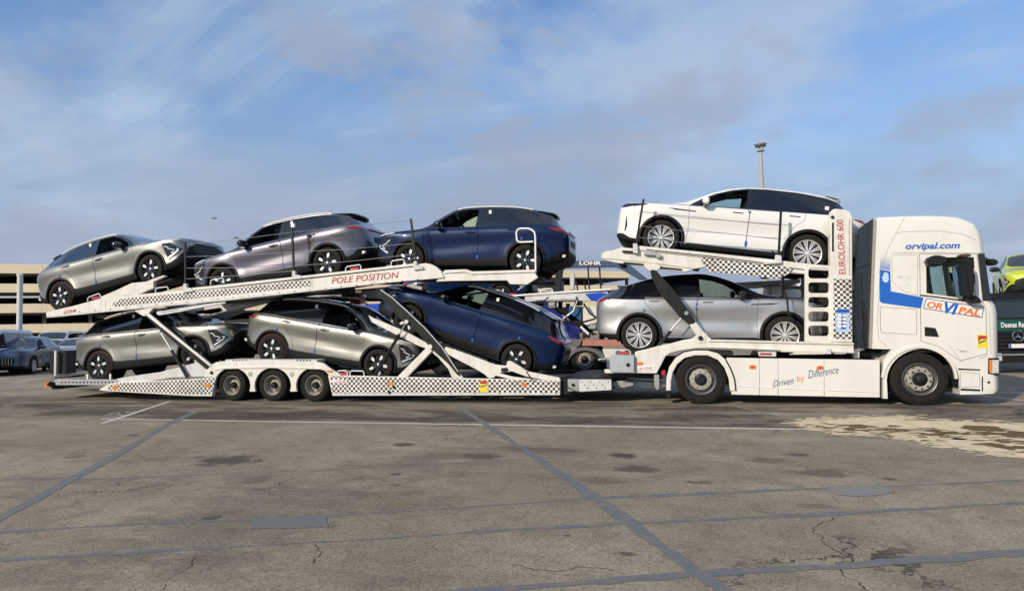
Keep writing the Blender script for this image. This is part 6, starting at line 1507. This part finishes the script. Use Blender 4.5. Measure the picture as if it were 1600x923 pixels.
# posts and ropes
def clamp(x, y): PO('rope_clamp', [(x - 4, y - 7), (x + 1, y - 7), (x + 1, y - 1), (x + 9, y), (x + 12, y + 5), (x - 4, y + 7)], -.05, .03, M['greywhite'], tl, .006)
def post2(px, y=-.02):
    (a, b), (c, d) = px; mb = MB(); mb.tube([W(a, b, y), W(c, d, y)], .028, 4); return mb.ob('rope_post', M['blacksteel'], tl)
post2([(289.5, 379), (290, 446)]); post2([(456, 351), (459.5, 427)]); post2([(642, 342), (650.5, 412)])
for x_, y_ in ((290, 450), (460, 430), (650, 415)): clamp(x_, y_)
mark(457, 352, 5, 6, 'paper', .06, 'post_tag')
for px_ in ([(290, 382), (370, 374), (456, 363), (550, 353), (643, 344)], [(290, 401), (380, 399), (457, 394), (550, 389), (646, 380)], [(290, 419), (380, 418), (458, 416), (550, 408), (648, 397)], [(290, 436), (380, 430), (459, 423)], [(290, 382), (240, 384), (180, 392)]):
    if px_[-1] != (180, 392): tube(px_, -.02, .0055, 'rope', 'safety_rope', 5)
adopt(tl)
# ================================================================== what stands behind
def far_place(o, x, depth, rz, z=0.0, sc=1.0):
    p = deep(x, depth); o.location = (p.x, p.y, z); o.rotation_euler = (0, 0, rz); o.scale = (sc,) * 3
SKIP = ('steering_wheel', 'seats', 'film_strip', 'window_sticker', 'underbody_')
# ---- vans and cars on the left
def sculpt_v(u, z): return -.012 * math.exp(-((z - .75) / .10) ** 2)
def extra_v(root, X0, yat, T):
    for sg in (-1, 1):
        b = MB(); b.box((X0 - .05, sg * .62 - .16, .72), (X0 + .015, sg * .62 + .16, .88), .03); b.ob('lamp', M['lens'], root)
SPV = dict(L=5.0, uf=.95, wb=3.1, r=.34, ra=.385, archw=.03, flare=.012, waist=.985, track=.84, sculpt=sculpt_v, wheel=wheel_b, extra=extra_v,
    T=dict(zb='0:.36 .05:.30 .2:.26 4.6:.26 4.95:.30 5.0:.36', zt='0:.88 .04:.94 .15:1.0 .5:1.10 .9:1.20 1.05:1.27 1.4:1.62 1.75:1.87 2.0:1.93 2.6:1.95 4.6:1.94 4.9:1.90 4.97:1.82 5.0:1.6',
        zl='0:.84 .04:.89 .15:.94 .5:1.02 1.0:1.09 2:1.12 4.6:1.12 4.95:1.12 5.0:1.1', w='0:.72 .03:.80 .1:.87 .25:.92 .5:.945 1:.955 4.6:.955 4.9:.93 5.0:.88',
        wr='0:.62 .1:.72 .5:.80 1.0:.82 1.5:.79 1.9:.76 2.6:.76 4.8:.76 5.0:.72', cr='0:.02 .5:.04 1:.04 1.6:.06 4.9:.06 5:.05'),
    dlo=[(1.25, 1.12), (4.75, 1.15), (4.80, 1.75), (2.1, 1.80), (1.75, 1.70), (1.45, 1.42), (1.3, 1.2)],
    windows=[[(1.40, 1.15), (2.15, 1.16), (2.15, 1.76), (1.85, 1.71), (1.55, 1.45)], [(2.25, 1.16), (3.4, 1.17), (3.4, 1.76), (2.25, 1.77)], [(3.5, 1.17), (4.7, 1.18), (4.7, 1.73), (3.5, 1.76)]],
    clad=[(-.1, 0), (-.1, .46), (.5, .44), (.55, .34), (5.1, .36), (5.1, 0)],
    shield=[(1.10, -.1), (1.12, .4), (1.18, .70), (1.35, .76), (1.68, .73), (1.74, .6), (1.76, -.1)], rglass=[(4.93, -.1), (4.93, .6), (5.02, .6), (5.02, -.1)],
    head=[[(.03, .74), (.05, .90), (.38, .94), (.30, .76)]], tail=[(4.88, 1.0), (5.1, 1.0), (5.1, 1.4), (4.92, 1.4)], grille=[(-.1, .80), (.60, .80), (.62, .50), (-.1, .48)],
    hood=[(.10, -.1), (.12, .55), (.3, .74), (1.02, .80), (1.06, .6), (1.07, -.1)],
    fdoor=[(1.30, .40), (1.30, 1.12), (2.20, 1.14), (2.20, .40)], rdoor=[(2.20, .40), (2.20, 1.14), (3.45, 1.15), (3.45, .40)],
    mirror=(1.45, 1.22), mirrorpaint='black', handles=[(2.08, 1.0), (3.3, 1.0)], flush=False, rail=None, spoiler=(4.80, 4.99, 1.885), spw=.7, paint='p_white', films=[])
M['p_bluegrey'] = paint('blue_silver_paint', (.72, .76, .82), .1, .35); M['p_navy'] = paint('navy_paint', (.04, .07, .13), .4, .3); M['p_lime'] = paint('lime_yellow_paint', (.52, .58, .02), .1, .3)
van = build_car(SPV, 'van')
v1 = copy_tree(van, None, {M['p_white']: M['p_bluegrey']}, SKIP); far_place(v1, -22, 27.5, R(-61)); tag(v1, 'blue grey van cut off by the left edge of the picture', 'van')
far_place(van, 92, 42, R(-60)); tag(van, 'white van parked beyond the dark grey bin', 'van')
s1 = copy_tree(proto_b, None, {M['p_white']: M['p_navy']}, SKIP); far_place(s1, 34, 28.6, R(-58), 0, .96); tag(s1, 'dark blue parked car beside the blue grey van at far left', 'car')
s2 = copy_tree(proto_a, None, {M['p_silver']: M['p_bluegrey']}, SKIP); far_place(s2, 84, 36, R(-62), 0, .92); tag(s2, 'pale car parked right behind the dark grey bin', 'car')
s3 = copy_tree(proto_b, None, None, SKIP); far_place(s3, 124, 33, R(-62), 0, .9); tag(s3, 'white parked car seen between the bin and the silver crossover', 'car')
s4 = copy_tree(proto_a, None, None, SKIP); far_place(s4, 200, 50, R(100)); tag(s4, 'silver parked car glimpsed beneath the silver crossover on the rear platform', 'car')
# cars on the decks of the car park
rnd = random.Random(4); cols = [M['p_white'], M['p_bluegrey'], M['p_silver'], M['p_navy'], M['p_cool']]; names = ['white', 'blue grey', 'champagne silver', 'navy', 'silver']
cbx = {}
def tiny(ci_):
    if ci_ not in cbx:
        b = MB(); b.prism([(-2.1, .3), (2.1, .3), (2.15, .7), (1.9, .9), (1.0, 1.0), (.4, 1.48), (-1.2, 1.5), (-1.9, 1.05), (-2.15, .95)], -.88, .88, .08); me = b.me('body', cols[ci_])
        g_ = MB(); g_.prism([(.95, 1.02), (.38, 1.42), (-1.15, 1.44), (-1.75, 1.05)], -.90, .90, .01); gm = g_.me('window_band', M['glassdark'])
        w_ = MB(); w_.cyl((0, -.9, 0), (0, .9, 0), .33, 14); wm = w_.me('wheel', M['tyre']); cbx[ci_] = (me, gm, wm)
    return cbx[ci_]
mw = pk.matrix_basis if False else (Matrix.Translation(A_) @ Matrix.Rotation(ang, 4, 'Z'))
flo = [('top deck', 8.32), ('middle deck', 5.27), ('first deck', 2.27)]
ORD = 'first second third fourth fifth sixth seventh eighth ninth tenth eleventh twelfth thirteenth fourteenth fifteenth sixteenth seventeenth eighteenth'.split()
for nm_, zf_ in flo:
    cnt = 0
    for i in range(int(LEN / 2.9)):
        fr = i / (LEN / 2.9)
        if not (.10 < fr < .42 or .80 < fr < .99) or rnd.random() < (.25 if zf_ < 3 else .6) or cnt > 16: continue
        k = rnd.choice((0, 0, 0, 1, 2, 3, 4)); me, gm, wm = tiny(k)
        q = raw('parked_car', me); p_ = mw @ Vector((2 + i * 2.9, 3.6, zf_)); q.location = p_; q.rotation_euler = (0, 0, ang + math.pi / 2)
        tag(q, '%s car, %s from the left on the %s of the cream car park' % (names[k], ORD[cnt], nm_), 'car', 'cars on the decks of the car park'); cnt += 1
        w2 = raw('window_band', gm); w2.parent = q
        for wx_ in (-1.3, 1.3): w3 = raw('wheel', wm); w3.parent = q; w3.location = (wx_, 0, .33)
# bin
bp = deep(91, 26.2); bn = empty('waste_container', bp, (0, 0, R(12))); tag(bn, 'dark grey upright container with a white post in front of it', 'container')
b = MB(); b.box((-.33, 0, .05), (.33, .6, .93), .03); b.ob('box', M['blacksteel'], bn); b = MB(); b.box((-.35, -.02, .90), (.35, .62, .99), .02); b.ob('lid', M['black'], bn); b = MB(); b.box((-.04, -.16, 0), (.04, -.10, 1.0), .005); b.ob('post', M['greywhite'], bn)

# ---- second transporter standing behind
Y2 = 7.6
t2 = empty('car_transporter_truck', (XZ(914, 567, Y2)[0], Y2 + 1.2, 0)); tag(t2, 'second car transporter with dark blue top frame parked behind the white one', 'truck')
M['frameblue'] = mat('dark_blue_frame', (.045, .075, .13), .4, coat=.3); M['tarp'] = mat('faded_red_cover', (.48, .20, .14), .6, dirt=.3); M['vividblue'] = mat('vivid_blue_paint', (.01, .07, .55), .3, coat=.5); M['royal'] = mat('royal_blue_paint', (.012, .018, .20), .3, coat=.5); M['tankblue'] = mat('petrol_blue_paint', (.02, .10, .22), .4)
def Q(nm, px, y0, y1, m, bev=.01): return PO(nm, px, Y2 + y0, Y2 + y1, M[m], t2, bev)
Q('top_frame', [(872, 417), (893, 407.5), (968, 407.5), (978, 409), (1012, 436), (1000, 437), (968, 419), (960, 417), (880, 418.5), (872, 421)], .0, .2, 'frameblue')
Q('top_frame', [(872, 417), (893, 407.5), (968, 407.5), (978, 409), (1012, 436), (1000, 437), (968, 419), (960, 417), (880, 418.5), (872, 421)], 2.2, 2.4, 'frameblue')
Q('frame_leg', [(870, 419), (880, 418), (875, 455), (862, 456)], .0, .15, 'blacksteel'); Q('frame_hatch', [(835, 440), (872, 436), (872, 452), (840, 450)], .3, 1.6, 'blacksteel')
o_ = ptext('LOHR', (905.5, 411), (939.5, 411), 6, Y2 - .02, M['whitetxt'], t2, bold=.03)
Q('grey_post', [(890, 429), (897, 427), (897, 452), (891, 453)], .3, .5, 'greywhite')
for x_ in (918.5, 936.5, 900.5, 913): PT('frame_rod', [(x_, 414 if x_ > 915 else 440), (x_ + 2.5, 455)], Y2 + .1, .028, M['blacksteel'], t2, 6)
PT('deck_rail', [(790, 463), (866, 457.5), (955, 452)], Y2 - .02, .035, M['whitetxt'], t2)
Q('deck_beam', [(820, 463), (868, 459.5), (950, 456), (950, 469), (868, 472), (820, 474)], .0, .15, 'greywhite'); Q('deck_plate', [(820, 461), (955, 453), (1100, 444), (1250, 436), (1250, 442), (1100, 450), (955, 459), (820, 466)], .2, 2.3, 'blacksteel', 0)
Q('blue_fairing', [(914, 459), (938, 457), (948, 458), (944, 466), (932, 471), (922, 468)], -.05, .1, 'vividblue')
PT('grab_loop', [(845, 461), (845, 453), (848, 451.5), (860, 451), (863, 452.5), (863, 460)], Y2, .025, M['whitetxt'], t2)
PT('deck_pipe', [(835, 468), (900, 466)], Y2 - .05, .09, M['greywhite'], t2); PT('hose', [(838, 471), (850, 470), (857, 464)], Y2 - .12, .025, M['black'], t2)
Q('blue_tank', [(889, 478), (908, 479), (908, 502), (889, 500)], .1, .6, 'tankblue'); Q('white_cabinet', [(911, 478), (935, 478), (935, 520), (911, 518)], .1, .7, 'cab')
Q('royal_ramp', [(840, 478), (852, 477), (872, 488), (905, 515), (905, 528), (890, 529), (866, 508), (850, 492)], -.1, .1, 'royal'); Q('dark_ramp', [(866, 480), (880, 482), (912, 504), (932, 522), (926, 524), (900, 508)], .1, .3, 'blacksteel')
PT('ramp_edge', [(907, 510), (920, 522)], Y2 - .1, .04, M['whitetxt'], t2)
Q('red_cover', [(909, 530.5), (1010, 532), (1010, 541), (905, 540)], -.05, .6, 'tarp'); Q('step_grey', [(892, 530), (912, 526), (910, 540), (888, 543)], -.05, .3, 'rimgrey')
Q('body_side', [(941, 545), (1020, 546), (1020, 585), (950, 585), (946, 560)], .0, .1, 'cab')
Q('mudguard', arc(914, 570, 34, 28, 8, 178, 16) + arc(914, 570, 27, 22.5, 178, 8, 16), -.05, .5, 'rimgrey'); Q('dark_underside', [(840, 560), (1100, 560), (1100, 578), (840, 578)], .3, 2.2, 'dark')
cx2 = XZ(914, 567, Y2)[0]; truck_wheel(t2, cx2, .47, Y2 + .02, .47, .3, 'steer'); truck_wheel(t2, cx2 + 5.5, .47, Y2 + .02, .47, .3, 'steer'); truck_wheel(t2, cx2, .47, Y2 + 2.4, .47, .3, 'steer', 1)
for k_, (x0_, y0_, x1_, y1_) in enumerate(((842, 474, 850, 530), (872, 470, 878, 500), (884, 474, 890, 528), (936, 472, 944, 530), (950, 470, 958, 532), (860, 500, 934, 505), (848, 516, 880, 522))): Q('frame_upright', [(x0_, y0_), (x1_, y0_), (x1_, y1_), (x0_, y1_)], .35 + .1 * k_, .5 + .1 * k_, ('blacksteel', 'black', 'galv')[k_ % 3])
for k_, px_ in enumerate(([(846, 482), (868, 500), (900, 506), (930, 498)], [(868, 478), (884, 494), (888, 515), (905, 526)], [(912, 474), (922, 490), (940, 500), (955, 496)], [(902, 470), (896, 486), (880, 498)])): PT('hydraulic_hose', px_, Y2 - .1, .03, M[('black', 'blacksteel', 'black', 'galv')[k_]], t2, 6)
for k_, (x_, y_) in enumerate(((862, 474), (903, 473), (946, 477), (926, 510), (868, 526), (915, 524))): Q('machine_part', [(x_ - 5, y_ - 3), (x_ + 6, y_ - 4), (x_ + 5, y_ + 4), (x_ - 6, y_ + 4)], -.05, .3, ('galv', 'blacksteel', 'black')[k_ % 3], .02)
Q('low_structure', [(690, 500), (840, 520), (840, 575), (690, 570)], .8, 1.0, 'blacksteel'); 
adopt(t2)
# a third load behind the middle of the trailer: white and blue bodies seen through the gaps
t3 = empty('car_transporter_trailer', (XZ(640, 520, Y2)[0], Y2 + 1.2, 0)); tag(t3, 'blue and grey loaded trailer glimpsed behind the silver and blue crossovers', 'trailer')
def Q3(nm, px, y0, y1, m, bev=.01): return PO(nm, px, Y2 + y0, Y2 + y1, M[m], t3, bev)
Q3('deck_plate', [(350, 500), (560, 488), (840, 470), (840, 476), (560, 496), (350, 508)], 0, 2.3, 'blacksteel', 0)
Q3('blue_box', [(568, 475), (592, 474), (592, 485), (568, 486)], .0, .6, 'vividblue'); Q3('blue_box', [(593, 486), (602, 485), (602, 497), (594, 498)], .0, .6, 'vividblue')
Q3('grey_cabinet', [(592, 490), (615, 495), (613, 515), (590, 505)], .2, .8, 'boxgrey'); Q3('lower_frame', [(380, 560), (860, 566), (860, 578), (380, 575)], .0, .3, 'blacksteel')
Q3('red_lamp_box', [(796, 458), (806, 458), (806, 464), (796, 464)], .0, .2, 'redpaint'); Q3('deck_rail_plate', [(700, 458), (780, 452), (780, 458), (700, 465)], .0, .3, 'greywhite')
for x_ in (430, 560, 640, 760): Q3('upright', [(x_, 480), (x_ + 5, 480), (x_ + 5, 570), (x_, 570)], .0, .2, 'blacksteel')
truck_wheel(t3, XZ(560, 567, Y2)[0], .47, Y2 + .02, .47, .3, 'steer'); truck_wheel(t3, XZ(690, 567, Y2)[0], .47, Y2 + .02, .47, .3, 'steer')
adopt(t3)
s5 = copy_tree(proto_a, None, {M['p_silver']: M['p_blue']}, SKIP); pz = XZ(735, 452, Y2 + .4); s5.location = (XZ(735, 452, Y2 + 1.2)[0], Y2 + 1.2, pz[1] - .70); s5.rotation_euler = (0, R(-3), 0); tag(s5, 'dark blue car on the far transporter seen above the steep ramp', 'car')
# white box body right of the silver car's windscreen
wb_ = empty('box_trailer', (XZ(1222, 500, 9)[0], 10.2, 0)); tag(wb_, 'white box trailer with blue lettering seen through the gap beneath the deck', 'trailer')
PO('box_body', [(1204, 446), (1215, 440.5), (1300, 445), (1340, 447), (1340, 560), (1204, 560)], 9, 11.5, M['cab'], wb_, .03); PO('box_front', [(1201, 447), (1204, 445), (1204, 556), (1202, 556)], 9, 11.5, M['greywhite'], wb_, 0); ptext('LOHR', (1223.5, 450.5), (1236, 451), 4, 8.99, M['bluetxt'], wb_, shear=.3) if False else PO('blue_print', [(1223, 452), (1224.5, 449.3), (1237, 449.6), (1236, 452.6)], 8.985, 9.0, M['bluetxt'], wb_, 0)
for x_ in (1230, 1300): truck_wheel(wb_, XZ(x_, 570, 9)[0], .47, 9.02, .47, .3, 'steer')
adopt(wb_)
# ---- green truck with a lime car, right edge
def mk_green():
    d0 = deep(1607, 17.5); root = empty('green_truck', d0, (0, 0, R(13.4 - 5))); tag(root, 'dark green truck facing the viewer at the right edge behind the white cab', 'truck')
    M['green'] = mat('dark_green_paint', (.006, .075, .06), .3, coat=.6)
    def bx(nm, a, b, m, bev=.01): q = MB(); q.box(a, b, bev); return q.ob(nm, M[m], root)
    w = 1.22
    bx('cab', (-w, 0, .95), (w, 1.9, 2.16), 'green', .06); bx('windscreen', (-w + .10, -.02, 1.50), (w - .10, .03, 2.04), 'shieldt', .03); bx('sun_visor', (-w, -.16, 2.04), (w, .05, 2.20), 'blacksteel', .03)
    bx('bumper', (-w, -.10, .30), (w, .3, .62), 'blacksteel', .04)
    for i in range(5): bx('grille_slat', (-.95, -.04, .66 + i * .105), (.95, .04, .73 + i * .105), 'blacksteel', .01)
    bx('grille_back', (-1.0, -.0, .62), (1.0, .05, 1.16), 'dark', .0); bx('number_plate', (-.62, -.13, .70), (-.10, -.11, .81), 'paper', .003); bx('plate_band', (-.62, -.134, .70), (-.575, -.13, .81), 'bluefilm', 0)
    bx('bumper_step', (-w, -.14, .50), (w, -.08, .54), 'galv', .01)
    for sg in (-1, 1): bx('headlight', (sg * 1.0 - .18, -.12, .36), (sg * 1.0 + .18, -.08, .56), 'lens', .02)
    st = MB(); st.tube([(-.36 + .145 * math.cos(a), -.10, 1.02 + .145 * math.sin(a)) for a in [2 * math.pi * i / 24 for i in range(24)]], .013, 6, closed=True)
    for k in range(3):
        a = math.pi / 2 + k * 2 * math.pi / 3; c, s_ = math.cos(a), math.sin(a)
        st._add([(-.36 + .14 * c, -.10, 1.02 + .14 * s_), (-.36 - .022 * s_, -.10, 1.02 + .022 * c), (-.36, -.125, 1.02), (-.36 + .022 * s_, -.10, 1.02 - .022 * c)], [(0, 1, 2), (0, 2, 3), (0, 3, 1)])
    st.ob('star_emblem', M['chrome'], root)
    t_ = text('Duenas Replicas', 'lettering', .17, M['whitetxt'], root, bold=.004); t_.data.transform(Matrix.Translation((-.30, -.035, 1.32)) @ Matrix.Rotation(R(90), 4, 'X') @ Matrix.Diagonal((.8, 1.15, 1, 1)))
    bx('wiper', (-.8, -.05, 1.50), (.1, -.03, 1.53), 'black', 0); bx('cab_interior', (-.95, .3, 1.3), (.95, .5, 1.9), 'interior', .05)
    for sg in (-1, 1):
        q = MB(); q.lathe([(0, 0), (.3, 0), (.47, .02), (.47, .28), (0, .3)], (sg * .95 - .15, .9, .47), 28, axis='X'); q.ob('wheel', M['tyre'], root)
    for x_ in (-1.15, 1.1): bx('deck_post', (x_, 2.0, 1.0), (x_ + .08, 2.1, 2.0), 'blacksteel')
    bx('roof_deck', (-w, 1.95, 2.0), (w, 6, 2.08), 'blacksteel')
    return root, d0
gt, d0 = mk_green()
lime = copy_tree(proto_a, None, {M['p_silver']: M['p_lime']}, SKIP); lp_ = deep(1618, 20.8); lime.location = (lp_.x, lp_.y, 1.93); lime.rotation_euler = (0, 0, R(-110)); tag(lime, 'lime yellow car on top of the green truck at the right edge', 'car')
